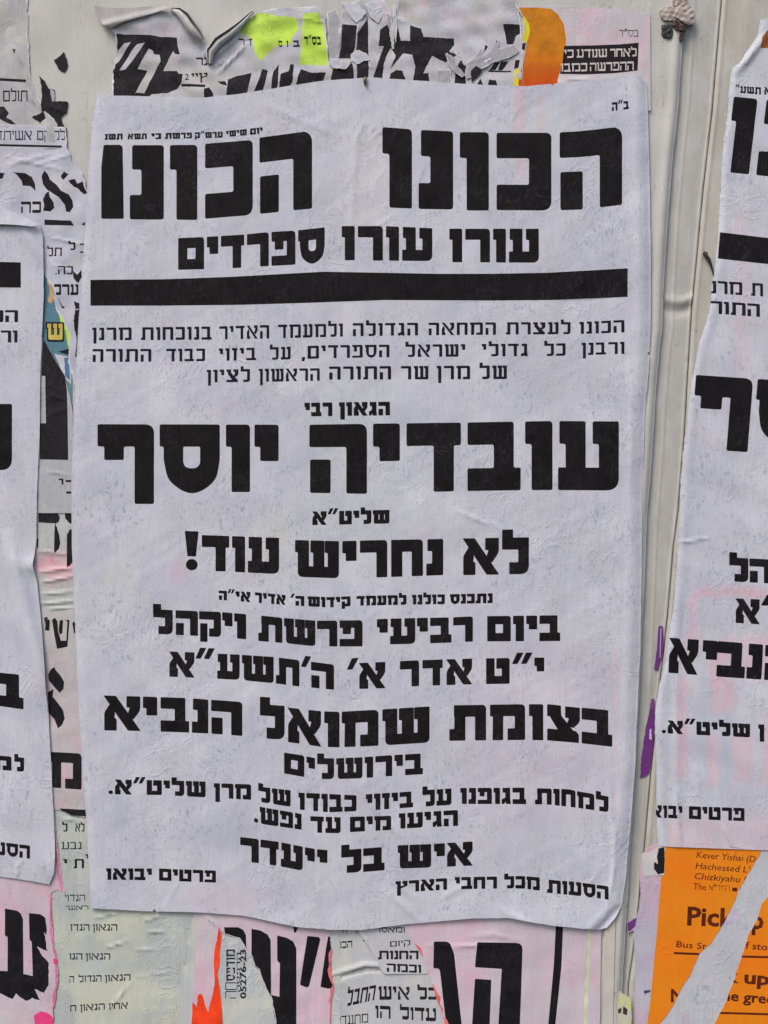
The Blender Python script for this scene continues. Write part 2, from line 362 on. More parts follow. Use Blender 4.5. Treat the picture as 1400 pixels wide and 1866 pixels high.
def glyph(ch, v, h, R=2.6):
    """(width, outlines, holes) on a body 100 high; v and h are the upright and level stroke widths"""
    t = 100 - h; bold = v > 20; hl = []; wide = 1.0 if bold else 0.86
    def W(b): return b * wide
    if ch == 'ו': w = v + 9; A = [[(0, 100), (w, 100, 6), (w, 0), (w - v, 0), (w - v, t), (0, t)]]
    elif ch == 'ן': w = v + 9; A = [[(0, 100), (w, 100, 6), (w, -27), (w - v, -27), (w - v, t), (0, t)]]
    elif ch == 'י': w = v + 9; b = 46 if bold else 54; A = [[(0, 100), (w, 100, 5), (w, b), (w - v, b), (w - v, t), (0, t)]]
    elif ch == 'ז': w = v + 17; A = [[(0, 100), (w, 100), (w, t), (w - 5, t), (w - 5, 0), (w - 5 - v, 0), (w - 5 - v, t), (0, t)]]
    elif ch in 'ה': w = W(81); b = 49 if bold else 55; A = [[(0, 100), (w, 100, 12), (w, 0), (w - v, 0), (w - v, t), (0, t)], [(1, b), (1 + v, b), (1 + v, 0), (1, 0)]]
    elif ch == 'ח': w = W(82); A = [[(0, 100), (w, 100, 12), (w, 0), (w - v, 0), (w - v, t), (v, t), (v, 0), (0, 0)]]
    elif ch == 'ת': w = W(96); f = 13 if bold else 9; A = [[(f - 1, 100), (w, 100, 12), (w, 0), (w - v, 0), (w - v, t), (f + v, t), (f + v, 0), (0, 0), (0, h), (f, h), (f, t), (f - 1, t)]]
    elif ch == 'ר': w = W(73); A = [[(0, 100), (w, 100, 12), (w, 0), (w - v, 0), (w - v, t), (0, t)]]
    elif ch == 'ך': w = W(73); A = [[(0, 100), (w, 100, 12), (w, -27), (w - v, -27), (w - v, t), (0, t)]]
    elif ch == 'ד': w = W(78); o = 10; A = [[(0, 100), (w, 100), (w, t), (w - o, t), (w - o, 0), (w - o - v, 0), (w - o - v, t), (0, t)]]
    elif ch == 'ב': w = W(77); o = 10; A = [[(0, 100), (w - o, 100, 4), (w - o, h), (w, h), (w, 0), (0, 0), (0, h), (w - o - v, h), (w - o - v, t), (0, t)]]
    elif ch == 'כ': w = W(71); A = [[(0, 100), (w, 100, 8), (w, 0, 13), (0, 0), (0, h), (w - v, h), (w - v, t), (0, t)]]
    elif ch == 'נ': w = v + 15; A = [[(3, 100), (w, 100, 4), (w, 0, 4), (0, 0), (0, h), (w - v, h), (w - v, t), (3, t)]]
    elif ch == 'ג': w = v + 24; A = [[(5, 100), (w - 4, 100, 6), (w - 4, 40), (w, 0), (w - v, 0), (w - 4 - v, h + 2), (w - 4 - v, t), (5, t)], [(0, h), (w - v, h + 12), (w - v + 3, h - 6), (14, 0), (0, 0)]]
    elif ch == 'ע':
        w = W(88) if bold else 70; g = h if bold else h
        A = [[(0, g), (w - 6, g), (w, g + 14), (w, 0, 19), (0, 0)], [(2, 100), (11 + v, 100), (11 + v, 8), (11, 8), (11, t), (2, t)], [(w - v - 9, 100), (w, 100), (w, 14), (w - v, 14), (w - v, t), (w - v - 9, t)]]
    elif ch == 'ש':
        w = W(113) if bold else 90; m = (7 + w - v) / 2 + 1
        A = [[(7, 30), (w, 30), (w, 0, 17), (7, 0, 15)], [(0, 100), (7 + v, 100), (7 + v, 15), (7, 15), (7, t), (0, t)],
             [(m - 7, 100), (m + v, 100), (m + v, 12), (m, 12), (m, t), (m - 7, t)], [(w - v - 8, 100), (w, 100), (w, 15), (w - v, 15), (w - v, t), (w - v - 8, t)]]
        if not bold: A[0] = [(7, h), (w, h), (w, 0, 12), (7, 0, 8)]
    elif ch == 'ם': w = W(87); A = [[(0, 100), (w, 100, 12), (w, 0), (0, 0)]]; hl = [[(v + 2, t), (w - v, t), (w - v, h), (v + 2, h)]]
    elif ch == 'ס': w = W(89); A = [[(0, 100), (w, 100, 3), (w, 48), (w - 5, 18, 12), (w * .72, 2, 10), (w * .54, -3, 10), (w * .36, 2, 10), (12, 18, 12), (6, 48), (6, t), (0, t)]]; hl = [[(6 + v, t), (w - v, t), (w - v, h + 2, 12), (6 + v, h + 2, 12)]]
    elif ch == 'ף': w = W(84); A = [[(0, 100), (w, 100, 14), (w, -18), (w - v, -18), (w - v, t), (10 + v, t), (10 + v, 47), (10, 47), (10, t), (0, t)]]
    elif ch == 'פ': w = W(80); g = h * .88; q = 100 - g; d = 47 if bold else 48; A = [[(0, 100), (w, 100, 14), (w, 0, 5), (0, 0), (0, g), (w - v, g), (w - v, q), (11 + v, q), (11 + v, d), (11, d), (11, q), (0, q)]]
    elif ch in 'צץ':
        w = 95 if bold else 80; k = v / 29; c = 0.5 * w
        A = [[(0, 100), (11 + v, 100), (12 + v, 72), (w - 2, 14), (w - 8, 0), (w - 36 * k - 6, 0), (9, 64), (9, t), (0, t)], [(w - v - 14, 99), (w, 99), (w, 58, 10), (w * .80, 40), (w * .58, 46), (w - v - 4, 62), (w - v - 4, t), (w - v - 14, t)],
             [(0, h), (w - 12, h), (w - 3, h * .7), (w - 3, 0), (0, 0)]]
        if ch == 'ץ': A = [[(0, 100), (11 + v, 100), (11 + v, 0), (11 + v, -27), (11, -27), (11, t), (0, t)], [(w * .52, 99), (w * .9, 99), (w * .9, 55, 10), (v + 8, 34), (v + 6, 34 + h * .8), (w * .9 - v, 60), (w * .9 - v, t), (w * .52, t)]]; w *= .9
    elif ch == 'ק': w = W(86); A = [[(0, 100), (w, 100, 12), (w, 0, 18), (w - v - 18, 0), (w - v - 18, h), (w - v, h), (w - v, t), (0, t)], [(4, 52), (4 + v, 52), (4 + v, -22), (4, -22)]]
    elif ch == 'ט': w = W(86); A = [[(0, 100), (w, 100, 10), (w, 0, 6), (0, 0)]]; hl = [[(v + 2, t - 8), (w - v, t - 8), (w - v, h - 2), (v + 2, h - 2)], [(v + 2, 103), (v + 9 + (0 if bold else 16), 103), (v + 8 + (0 if bold else 14), t - 9), (v + 2, t - 9)]]
    elif ch == 'ל': w = W(73); nk = 30 if bold else v; A = [[(0, 122), (nk, 122), (nk, 100), (w, 100, 4), (w, 0, 24), (w * .27, 0), (w * .27, h), (w - v, h), (w - v, t), (0, t)]]
    elif ch == 'א':
        w = 99 if bold else 84; d = 33 if bold else 19; a = w
        A = [[(0, 100), (d, 100), (a, 0), (a - d - 1, 0)], [(a - v - 9, 100), (a - 1, 100), (a - 1, 60, 10), (a * .80, 32), (a * .64, 46), (a - v - 1, 64), (a - v - 1, t), (a - v - 9, t)],
             [(2, 0), (v + 6, 0), (v + 6, h), (v, h + 4), (v + 2, 52), (a * .17, 76), (2, 52, 8)]]
    elif ch == 'מ':
        w = W(98); s = 8; A = [[(0, 100), (w, 100, 14), (w, 0, 4), (s + v + 12, 0), (s + v + 12, h), (w - v, h), (w - v, t), (s + v, t), (s + v, 0), (s - 1, 0), (s, t), (0, t)]]
    elif ch == '׳': w = 34 if bold else 20; A = [[(w * .45, 120), (w + 6, 120), (w * .5, 76), (-4, 76)]]
    elif ch == '״': w = 66 if bold else 44; k = w / 66; A = [[(x + 14 * k, 120), (x + 38 * k, 120), (x + 16 * k, 76), (x - 4 * k, 76)] for x in (0, 32 * k)]
    elif ch == '!': w = 38; A = [[(0, 110), (37, 110), (30, 40), (7, 40)], disc(18.5, 17, 16)]
    elif ch == '.': w = v * .95; A = [disc(w / 2, w / 2, w / 2)]
    elif ch == ',': w = v + 4; A = [[(3, 16), (w, 16), (w - 6, -18), (0, -18)]]
    elif ch == '-': w = 34; A = [[(0, 60), (w, 60), (w, 60 - h), (0, 60 - h)]]
    else: w = 40; A = []
    return w, [rnd(p, R) for p in A], [rnd(p, R * .7) for p in hl]

def ip(pts):
    X = [p[0] for p in pts]; Y = [p[1] for p in pts]; return lambda x: float(np.interp(x, X, Y))
def place(ch, x0, x1, top, base, v, h, skew=0.0, R=2.6):
    w, A, hs = glyph(ch, v, h, R)
    def f(p):
        x = x0 + (x1 - x0) * p[0] / w; u = p[1] / 100; x2 = x + skew * (1 - u)
        return (x2, base(x) + (top(x) - base(x)) * u)
    return ([[f(p) for p in a] for a in A], [[f(p) for p in a] for a in hs])
def letters(spec, top, base, v=29, h=33, skew=0, R=2.6):
    """spec = [(letter, x0, x1), ...]"""
    t, b = ip(top), ip(base); return [place(c, a, e, t, b, v, h, skew, R) for c, a, e in spec]
def words(spec, top, base, v=29, h=33, gap=9, skew=0, R=2.6):
    """spec = [(word in reading order, x0, x1), ...]; laid right to left"""
    t, b = ip(top), ip(base); out = []
    for wd, xa, xb in spec:
        cs = list(wd)[::-1]; ws = [glyph(c, v, h)[0] if c != ' ' else 30 for c in cs]; tot = sum(ws) + gap * (len(cs) - 1); x = 0
        for c, w in zip(cs, ws):
            if c != ' ': out.append(place(c, xa + (xb - xa) * x / tot, xa + (xb - xa) * (x + w) / tot, t, b, v, h, skew, R))
            x += w + gap
    return out
def flat(y, H=None): return [(0, y), (1, y)]
def poly(*pp): return [([list(p)], []) for p in pp]

_fc = {}
def latin(txt, x, y, cap, ang=0.0, bold=0.0, sx=1.0, width=None, shear=0.0):
    """roman lettering from the built-in font: outlines as small triangles; x, y = start of the baseline, cap = capital height"""
    key = (txt, bold, shear)
    if key not in _fc:
        cu = bpy.data.curves.new('t', 'FONT'); cu.body = txt; cu.size = 1; cu.resolution_u = 2; cu.offset = bold; cu.shear = shear
        ob = bpy.data.objects.new('t', cu); link(ob); bpy.context.view_layer.update()
        me = ob.evaluated_get(bpy.context.evaluated_depsgraph_get()).to_mesh(); me.calc_loop_triangles()
        vs = [(p.co.x, p.co.y) for p in me.vertices]; tr = [[vs[i] for i in t.vertices] for t in me.loop_triangles]
        ob.evaluated_get(bpy.context.evaluated_depsgraph_get()).to_mesh_clear()
        bpy.data.objects.remove(ob); bpy.data.curves.remove(cu); _fc[key] = tr
    tr = _fc[key]; k = cap / 0.72; mx = max(p[0] for t in tr for p in t)
    if width: sx = width / (mx * k)
    ca, sa = math.cos(ang), math.sin(ang)
    def f(p): a, b = p[0] * k * sx, -p[1] * k; return (x + a * ca - b * sa, y + a * sa + b * ca)
    return [([[f(p) for p in t]], []) for t in tr]

# ================================================================== the painted hoarding behind the posters
M_board = paint('beige_paint_left', (196, 193, 183), 3, 0.35)
M_post = paint('beige_paint_post', (184, 181, 171), 7, 0.5)
M_right = paint('beige_paint_right', (186, 180, 166), 11, 0.35, 0.15)
M_dark = plain('dark_gap', (60, 56, 52)); M_lump = paint('pinkish_putty', (172, 156, 146), 5, 0.1, 0.1)

def slab(name, x0, x1, z0, z1, y0, y1, mat, parent=None):
    vs = [(x, y, z) for x in (x0, x1) for y in (y0, y1) for z in (z0, z1)]
    me = bpy.data.meshes.new(name); me.from_pydata(vs, [], [(0, 1, 3, 2), (4, 6, 7, 5), (0, 4, 5, 1), (2, 3, 7, 6), (0, 2, 6, 4), (1, 5, 7, 3)]); me.materials.append(mat)
    o = link(bpy.data.objects.new(name, me)); o.parent = parent; return o
wall = slab('wall', -0.62, 0.62, 0.75, 2.25, 0.016, 0.05, M_dark); wall['kind'] = 'structure'

LE = [(1252, -160), (1250, 0), (1246, 70), (1240, 180), (1230, 270), (1219, 400), (1212, 520), (1209, 600), (1205, 625), (1197, 720), (1189, 850), (1181, 950), (1175, 1100), (1167, 1280), (1158, 1450), (1148, 1600), (1142, 1700), (1136, 1800), (1128, 2040)]
RE = [(1328, -160), (1320, 0), (1303, 200), (1286, 350), (1274, 480), (1266, 560), (1258, 690), (1252, 800), (1241, 930), (1232, 1000), (1222, 1120), (1206, 1260), (1192, 1400), (1178, 1560), (1164, 1700), (1150, 1800), (1140, 2040)]
le = lambda y: np.interp(y, [p[1] for p in LE], [p[0] for p in LE]); re_ = lambda y: np.interp(y, [p[1] for p in RE], [p[0] for p in RE])
w1 = wob(3, 160, 0.35); w2 = wob(5, 90, 0.25)
def Hboard(x, y):
    d = le(y) - x
    return w1(x, y) + 1.5 * np.exp(-((d - 12) / 9.0) ** 2) - 1.6 * np.exp(-(d / 5.0) ** 2) + 0.35 * np.exp(-((d - 62) / 5.0) ** 2)
def Hpost(x, y):
    a = (x - le(y)) / np.maximum(re_(y) - le(y), 8)
    h = -6.0 + 0.5 * w2(x, y) + 1.0 * np.exp(-((re_(y) - 4 - x) / 2.2) ** 2) + 0.5 * np.exp(-((x - le(y) - 20) / 2.5) ** 2) + 0.5 * np.sin(np.clip(a, 0, 1) * 3.14)
    yb = y - 8 * np.sin(np.clip(a, 0, 1) * 3.14)
    return h + 1.9 * np.exp(-((yb - 539) / 9.0) ** 2) - 1.2 * np.exp(-((yb - 558) / 9.0) ** 2)
def Hright(x, y):
    d = x - re_(y)
    return -4.0 + w1(y, x) + 0.6 * np.exp(-((d - 6) / 3.0) ** 2) - 0.8 * np.exp(-(d / 2.5) ** 2) + 0.8 * np.exp(-((d - 46) / 14.0) ** 2)

hb = thing('board_panel', 'left beige painted sheet of the hoarding, carrying the complete poster', 'board', 560, 1800)
sheet(hb, 'painted_face', [(-260, -160)] + edge(LE, 3) + [(-260, 2040)], Hboard, M_board, cell=9, skirt=18, guides=offs(LE, (-2, -4, -7, -10, -14, -19, -25)))
hp = thing('corner_post', 'grey-beige steel post with a horizontal weld in the gap between the two hoarding boards', 'post', 1240, 1800)
sheet(hp, 'painted_face', [(p[0] + 1.5, p[1]) for p in LE] + [(p[0] - 1.5, p[1]) for p in RE[::-1]], Hpost, M_post, cell=5, skirt=8, guides=offs(RE, (-2.2, -4, -6, -8)) + offs(LE, (14, 17, 20, 23, 26)))
hr = thing('board_panel', 'right beige painted sheet of the hoarding, behind the cut-off poster and the orange flyer', 'board', 1400, 1800)
sheet(hr, 'painted_face', edge(RE, 5) + [(1700, 2040), (1700, -160)], Hright, M_right, cell=9, skirt=11, guides=offs(RE, (2, 4, 6, 9, 13, 18)))

FIB = paper('torn_fibre_paper', (222, 220, 221), 33, (), .05, k=1.6)
# ================================================================== old layers, from the wall outwards
# --- left column, top sheet
P_old1 = paper('old_paper_grey', (186, 184, 184), 21, [(YEL, .3, 40, .5), (lin((170, 166, 160)), .4, 30, .52)], .3)
K1 = ink('old_black_ink', (34, 32, 34), P_old1, 0.5)
t = thing('torn_poster', 'torn grey sheet with small Hebrew print in the upper left corner', 'poster', 30, 250)
sheet(t, 'paper_sheet', [(-60, -60)] + rough([(47, -60), (50, 60), (53, 128), (62, 165), (84, 200), (112, 236)], 2.5, 4) + [(118, 262), (-60, 262)],
      blend(const(0.9), wob(8, 70, .5), crease(20, 80, 40, 118, 1.6, 4), crease(30, 150, 90, 214, 1.2, 5)), P_old1.m,
      [('text_line', words([('תולם', 4, 49)], flat(163), flat(183), 13, 15), K1, None),
       ('printed_rule', poly([(-60, 137), (46, 143), (46, 148), (-60, 142)]), K1, None),
       ('ink_scrap', poly(rough([(-20, 190), (6, 192), (14, 204), (10, 212), (26, 222), (40, 234), (10, 222), (-20, 204)], 1.5, 6, closed=True)), K1, None),
       ('text_line', words([('י', 22, 27)], flat(88), flat(104), 12, 18) + poly(rough([(20, 52), (26, 53), (24, 62), (19, 60)], 1, 2, closed=True)), K1, None)], 6, fray=2.0)
P_scr = paper('scrap_paper', (178, 178, 182), 24, (), .3); K2 = ink('scrap_black', (36, 34, 38), P_scr, .35)
t = thing('paper_scrap', 'small pointed black paper scrap stuck on bare beige board', 'scrap', 110, 112)
sheet(t, 'paper_sheet', rough([(97, 108), (108, 100), (116, 92), (120, 104), (122, 118), (116, 129), (108, 126), (102, 117)], 1.6, 3, closed=True), const(1.0), K2, cell=6)
t = thing('paper_scrap', 'larger jagged black paper scrap with a thin spike above the serif print', 'scrap', 95, 200)
sheet(t, 'paper_sheet', rough([(70, 136), (80, 146), (88, 160), (98, 162), (97, 183), (122, 184), (121, 204), (110, 212), (112, 226), (120, 232), (120, 247), (78, 244), (71, 220), (57, 212), (76, 203), (74, 190), (76, 168), (74, 152)], 1.8, 5, closed=True),
      blend(const(1.2), crease(85, 190, 116, 204, 1.2, 3)), K2, [('bare_paper', poly(rough([(90, 160), (104, 168), (103, 182), (94, 183)], 1, 5, closed=True)), P_scr.m, None)], cell=5)

# --- left column, serif print
P_b2 = paper('old_paper_white', (200, 199, 208), 31, [(YEL, .3, 60, .55), (BLU, .25, 45, .5)], .25, k=1.5)
K3 = ink('serif_black', (30, 28, 32), P_b2, 0.45); 
alef = [rough([(80, 310), (86, 316), (90, 326), (102, 335), (110, 346), (124, 353), (131, 364), (133, 376), (126, 386), (119, 384), (117, 372), (106, 358), (96, 352), (84, 344), (77, 334), (75, 320)], .5, 2, 5, True),
        rough([(88, 347), (90, 358), (97, 368), (98, 378), (91, 384), (78, 383), (80, 374), (78, 362), (82, 352)], .5, 3, 5, True),
        rough([(124, 328), (136, 325), (140, 334), (147, 332), (149, 329), (153, 341), (158, 350), (152, 353), (142, 344), (134, 340)], 1.4, 4, 3, True), rough([(110, 320), (116, 312), (124, 316), (114, 326)], 1.2, 4, 3, True)]
t = thing('torn_poster', 'torn white sheet with large serif alef above a short black rule', 'poster', 110, 480)
sheet(t, 'paper_sheet', [(-60, 222), (0, 224)] + rough([(84, 228), (118, 230), (122, 268), (130, 292), (148, 312), (158, 345), (170, 420), (200, 480)], 1.8, 6) + [(200, 740), (142, 745)] + rough([(136, 700), (124, 660), (126, 610), (112, 580), (100, 560), (98, 530), (78, 494), (78, 440)], 2.2, 9) + [(-60, 440)],
      blend(const(1.6), wob(12, 45, .45), crease(10, 300, 90, 280, .8, 6), crease(86, 430, 150, 445, .8, 4), crease(90, 480, 140, 500, .7, 4), crease(10, 285, 120, 310, .7, 3), crease(60, 300, 150, 275, .6, 3)), P_b2.m,
      [('text_line', words([('לקוקם.', 64, 118), ('אשיתד', -8, 57)], flat(237), flat(254), 11, 15), K3, None),
       ('printed_rule', poly([(-60, 260), (112, 264), (112, 268), (-60, 264)]), K3, None),
       ('large_serif_letter', [([a], []) for a in alef], K3, None),
       ('large_serif_letter', poly(rough([(23, 313), (45, 314), (57, 321), (63, 334), (64, 347), (54, 338), (40, 337), (38, 328), (30, 318)], .6, 2, 4, True), rough([(-20, 312), (8, 314), (4, 324), (-20, 330)], 1, 2, 4, True)), K3, None),
       ('text_line', words([('כה', 37, 74)], flat(366), flat(387), 12, 26), K3, None),
       ('printed_rule', poly(rough([(80, 399), (128, 401), (134, 410), (80, 409)], .5, 3, 5, True), rough([(147, 408), (156, 402), (157, 412)], .6, 3, 5, True)), K3, None),
       ('text_line', words([('תל', 85, 112)], flat(450), flat(466), 16, 16), K3, None),
       ('text_line', words([('ל', 124, 137)], flat(441), flat(455), 18, 22) + words([('כ', 145, 154)], flat(443), flat(460), 16, 16), K3, None),
       ('text_line', words([('כה.', 100, 132)], flat(484), flat(499), 16, 17), K3, None),
       ('text_line', words([('ערכ', 98, 142)], flat(517), flat(537), 17, 26), K3, None),
       ('ink_scrap', poly(rough([(132, 492), (140, 500), (148, 490), (149, 503), (142, 515), (134, 506)], 1.6, 3, 3, True), rough([(134, 548), (144, 552), (144, 562), (136, 564)], 1.6, 3, 3, True), rough([(136, 566), (148, 560), (150, 640), (136, 650), (140, 620), (132, 590)], 2.5, 3, 3, True), rough([(104, 540), (112, 556), (118, 560), (112, 562)], 1, 3, 3, True)), K3, None),
       ('torn_fibre', poly(band([(78, 440), (78, 494), (98, 530), (100, 560), (112, 580), (126, 610)], -3, 2)), FIB.m, None)], 5, fray=1.8)

# --- coloured scrap
P_teal = paper('teal_print', (92, 132, 146), 41, [(lin((110, 150, 160)), .5, 30, .5)], .3)
C_yel = ink('yellow_print', (206, 184, 92), P_teal, .1); C_neo = ink('neon_print', (196, 232, 60), P_teal, .1); C_blu = ink('blue_print', (84, 122, 162), P_teal, .1); C_org = ink('peach_print', (214, 176, 130), P_teal, .1); C_lt = ink('pale_print', (200, 202, 205), P_teal, .1)
K4 = ink('navy_outline', (26, 34, 44), P_teal, .1)
shin = words([('ש', 85, 113)], [(0, 588), (200, 590)], [(0, 617), (200, 620)], 22, 26)
shinb = words([('ש', 82, 116)], [(0, 585), (200, 587)], [(0, 621), (200, 624)], 34, 36)
t = thing('torn_poster', 'teal, yellow and neon green printed scrap between left and middle posters', 'poster', 110, 720)
sheet(t, 'paper_sheet', [(60, 480)] + rough([(82, 490), (110, 540), (128, 562), (150, 590), (152, 640)], 1.5, 4) + [(152, 800), (120, 760), (60, 700)],
      blend(const(1.1), wob(15, 40, .3)), P_teal.m,
      [('printed_patch', poly(rough([(84, 508), (96, 516), (98, 540), (92, 552), (86, 548), (90, 530)], 1.4, 3, 3, True)), C_org, None),
       ('printed_patch', poly(rough([(102, 560), (122, 568), (132, 600), (128, 640), (130, 700), (124, 640), (118, 600), (110, 590)], 1.5, 3, 3, True)), C_neo, None),
       ('letter_outline', shinb, K4, None), ('printed_letter', shin, C_yel, None),
       ('ink_scrap', poly(rough([(105, 640), (126, 634), (129, 648), (118, 644)], 1, 3, 3, True), rough([(118, 574), (126, 570), (128, 590), (120, 586)], 1.2, 8, 3, True)), K4, None),
       ('printed_patch', poly(rough([(98, 644), (128, 650), (128, 700), (118, 690)], 1, 3, 3, True)), C_lt, None),
       ('printed_patch', poly(rough([(116, 652), (126, 650), (126, 692), (118, 684)], 1, 3, 3, True), ), C_blu, None),
       ('printed_patch', poly(rough([(130, 640), (152, 640), (152, 800), (132, 760)], 1, 3, 3, True)), paper('old_mixed_scrap', (198, 190, 178), 43, [(GRN, .7, 90, .52), (YEL, .8, 70, .5)], .8).m, None)], 5)

# --- sheet with the large black nun
P_b4 = paper('old_paper_dull', (188, 188, 190), 45, (), .5); K5 = ink('big_letter_black', (36, 34, 36), P_b4, .12)
t = thing('torn_poster', 'torn sheet with one huge black letter nun beside the main poster', 'poster', 100, 900)
e4 = [(70, 606), (78, 617), (92, 642), (103, 662), (117, 683), (123, 706), (131, 745), (134, 792)]
sheet(t, 'paper_sheet', [(50, 600)] + rough(e4, .9, 5) + [(160, 800), (160, 935), (50, 935)],
      blend(const(1.9), wob(17, 60, .35), crease(80, 858, 128, 866, .6, 4), crease(84, 760, 122, 742, .8, 8), crease(90, 720, 122, 730, .7, 5)), P_b4.m,
      [('large_letter', poly([(78, 616), (84, 622), (98, 652), (110, 672), (118, 686), (121, 710), (122.5, 760), (123.5, 838), (72, 837), (72, 771), (83, 771), (82, 700), (82, 685), (75, 684)]), K5, None),
       ('text_line', words([('ר', 106, 115)], flat(872), flat(883), 30, 26) + words([('-', 119, 130)], flat(868), flat(884), 20, 26) + words([('-', 120, 130)], flat(889), flat(905), 20, 26), K5, None),
       ('torn_fibre', poly(band(e4, -4.0, 5)), FIB.m, None)], 5)

# --- serif letters on pink-stained paper
P_b5 = paper('old_paper_green_grey', (192, 194, 188), 47, [(PINK, .3, 22, .56)], .35, k=1.3, org=(100, 1110), soft=[(58, 1006, 140, 1046, (238, 160, 176), .6, 12), (80, 1040, 125, 1068, (238, 170, 180), .45, 12), (88, 1016, 96, 1030, (226, 110, 140), .6, 5)]); K6 = ink('serif_black_two', (32, 30, 34), P_b5, .15)
t = thing('torn_poster', 'greenish creased sheet with a round pink patch, left of the middle poster', 'poster', 100, 1110)
sheet(t, 'paper_sheet', [(50, 915), (160, 915), (160, 1125)] + rough([(140, 1124), (60, 1130)], 1.5, 5) + [(50, 1000)],
      blend(const(1.4), wob(18, 50, .3), crease(70, 1042, 135, 1034, 1.6, 5), crease(72, 1062, 135, 1050, 1.4, 4), crease(75, 1083, 135, 1078, 1.2, 4), crease(75, 1100, 135, 1096, 1.6, 4), crease(75, 1112, 135, 1108, 1.5, 4), crease(70, 1005, 128, 1010, 1, 4)), P_b5.m,
      [('serif_letter', poly([(69, 929), (97, 930), (104, 935), (108, 943), (106, 951), (101, 954), (69, 952)], [(99, 953), (103, 962), (107, 975), (109, 990), (106, 1001), (98, 1008), (98, 975)]), K6, None),
       ('serif_letter', poly([(123, 923), (140, 940), (140, 955), (126, 954), (118, 945), (117, 936)], [(140, 962), (126, 965), (121, 975), (121, 1034), (127, 1031), (140, 1012)]), K6, None),
       ('ink_scrap', poly([(66, 982), (69, 980), (69, 998), (67, 1001)]), K6, None)], 5)

P_b6 = paper('old_paper_pink', (202, 192, 192), 51, [(PINK, .6, 16, .5), (GRN, .4, 20, .55)], .3); K7 = ink('black_letters_pink_sheet', (30, 27, 30), P_b6, .15)
t = thing('torn_poster', 'pale pink sheet with a curling serif letter above a large mem', 'poster', 110, 1480)
sheet(t, 'paper_sheet', [(60, 1112)] + edge([(100, 1113), (175, 1108)], 3) + [(175, 1490)] + rough([(150, 1489), (128, 1486), (112, 1478), (98, 1476)], 1.5, 3) + [(60, 1470)],
      blend(const(1.7), wob(19, 60, .3)), P_b6.m,
      [('text_line', poly([(79, 1127), (84, 1124), (90, 1132), (89, 1150), (81, 1149), (82, 1138)]) +
        poly([(94, 1130), (99, 1126), (104, 1133), (105, 1150), (110, 1168), (120, 1168), (122, 1133), (118, 1130), (126, 1130), (124, 1155), (122, 1179), (103, 1183), (98, 1156)], [(108, 1131), (114, 1130), (113, 1154), (108, 1157), (106, 1148)]) + poly([(131, 1136), (140, 1128), (140, 1158), (134, 1154)]), K7, None),
       ('serif_letter', poly(rough([(98, 1216), (101, 1222), (110, 1232), (116, 1243), (115, 1256), (108, 1263), (98, 1252), (88, 1240), (87, 1230), (91, 1221)], .3, 5, 5, True), rough([(86, 1262), (97, 1256), (95, 1270), (103, 1280), (114, 1295), (117, 1310), (112, 1322), (105, 1328), (98, 1312), (88, 1300)], .3, 5, 5, True)), K7, None),
       ('large_letter', letters([('מ', 90, 148)], [(94, 1371), (148, 1374)], [(94, 1436), (148, 1440)], 27, 28), K7, None),
       ('printed_rule', poly(rough([(107, 1474), (160, 1477), (160, 1489), (121, 1486), (114, 1481)], .4, 3, 4, True)), K7, None)], 6)

# --- lower left: pale list sheet
P_list = paper('list_paper', (190, 195, 190), 55, [(YEL, .5, 14, .5), (BLU, .2, 22, .55), (lin((206, 204, 178)), .5, 18, .56)], .12, k=1.2); K8 = ink('thin_serif_ink', (46, 44, 46), P_list, .6)
fr = dict(v=13, h=21, R=1)
cr = [crease(170, 1675, 215, 1664, .9, 3), crease(190, 1730, 232, 1716, .9, 3), crease(262, 1680, 292, 1671, .9, 3), crease(265, 1702, 305, 1697, .8, 3), crease(245, 1732, 305, 1729, .8, 3), crease(190, 1850, 240, 1790, .7, 5), crease(245, 1780, 300, 1776, .6, 4), crease(100, 1490, 150, 1500, .9, 4)]
t = thing('list_poster', 'pale greenish sheet with faint lines of small Hebrew serif print below the main poster', 'poster', 230, 1860)
sheet(t, 'paper_sheet', [(70, 1462), (100, 1466)] + rough([(112, 1480), (130, 1490), (170, 1492)], 1.2, 8) + [(420, 1500), (430, 2040), (60, 2040)], blend(const(0.9), wob(23, 80, .3), *cr), P_list.m,
      [('text_line', words([('ל', 112, 122), ('לא', 136, 153)], flat(1502), flat(1517), 20, 18), K7, None),
       ('text_line', words([('גבע', 111, 148)], flat(1536), flat(1549), 12, 14), K7, None),
       ('text_line', words([('ת', 133, 152), ('י', 114, 121)], flat(1567), flat(1584), 18, 17) + words([('י', 154, 162)], flat(1558), flat(1574), 16, 16), K7, None),
       ('text_line', words([('הגדוי', 117, 154)], flat(1632), flat(1644), 10, 17), K8, None), ('text_line', words([('ראשי', 119, 160)], flat(1652), flat(1660), 10, 20), K8, None),
       ('text_line', words([('הגאון', 168, 213), ('הגדו', 127, 162)], flat(1686), flat(1698), **fr), K8, None), ('text_line', words([('הגאון', 155, 200), ('הגו', 125, 149)], flat(1739), flat(1751), **fr), K8, None),
       ('text_line', words([('הגאון', 190, 237), ('הגדול', 142, 184), ('ה', 125, 134)], [(120, 1781), (240, 1777)], [(120, 1793), (240, 1789)], **fr), K8, None),
       ('text_line', words([('אחיו', 197, 232), ('הגאון', 145, 190), ('ח', 127, 138)], [(120, 1834), (240, 1828)], [(120, 1846), (240, 1840)], **fr), K8, None)], 6)

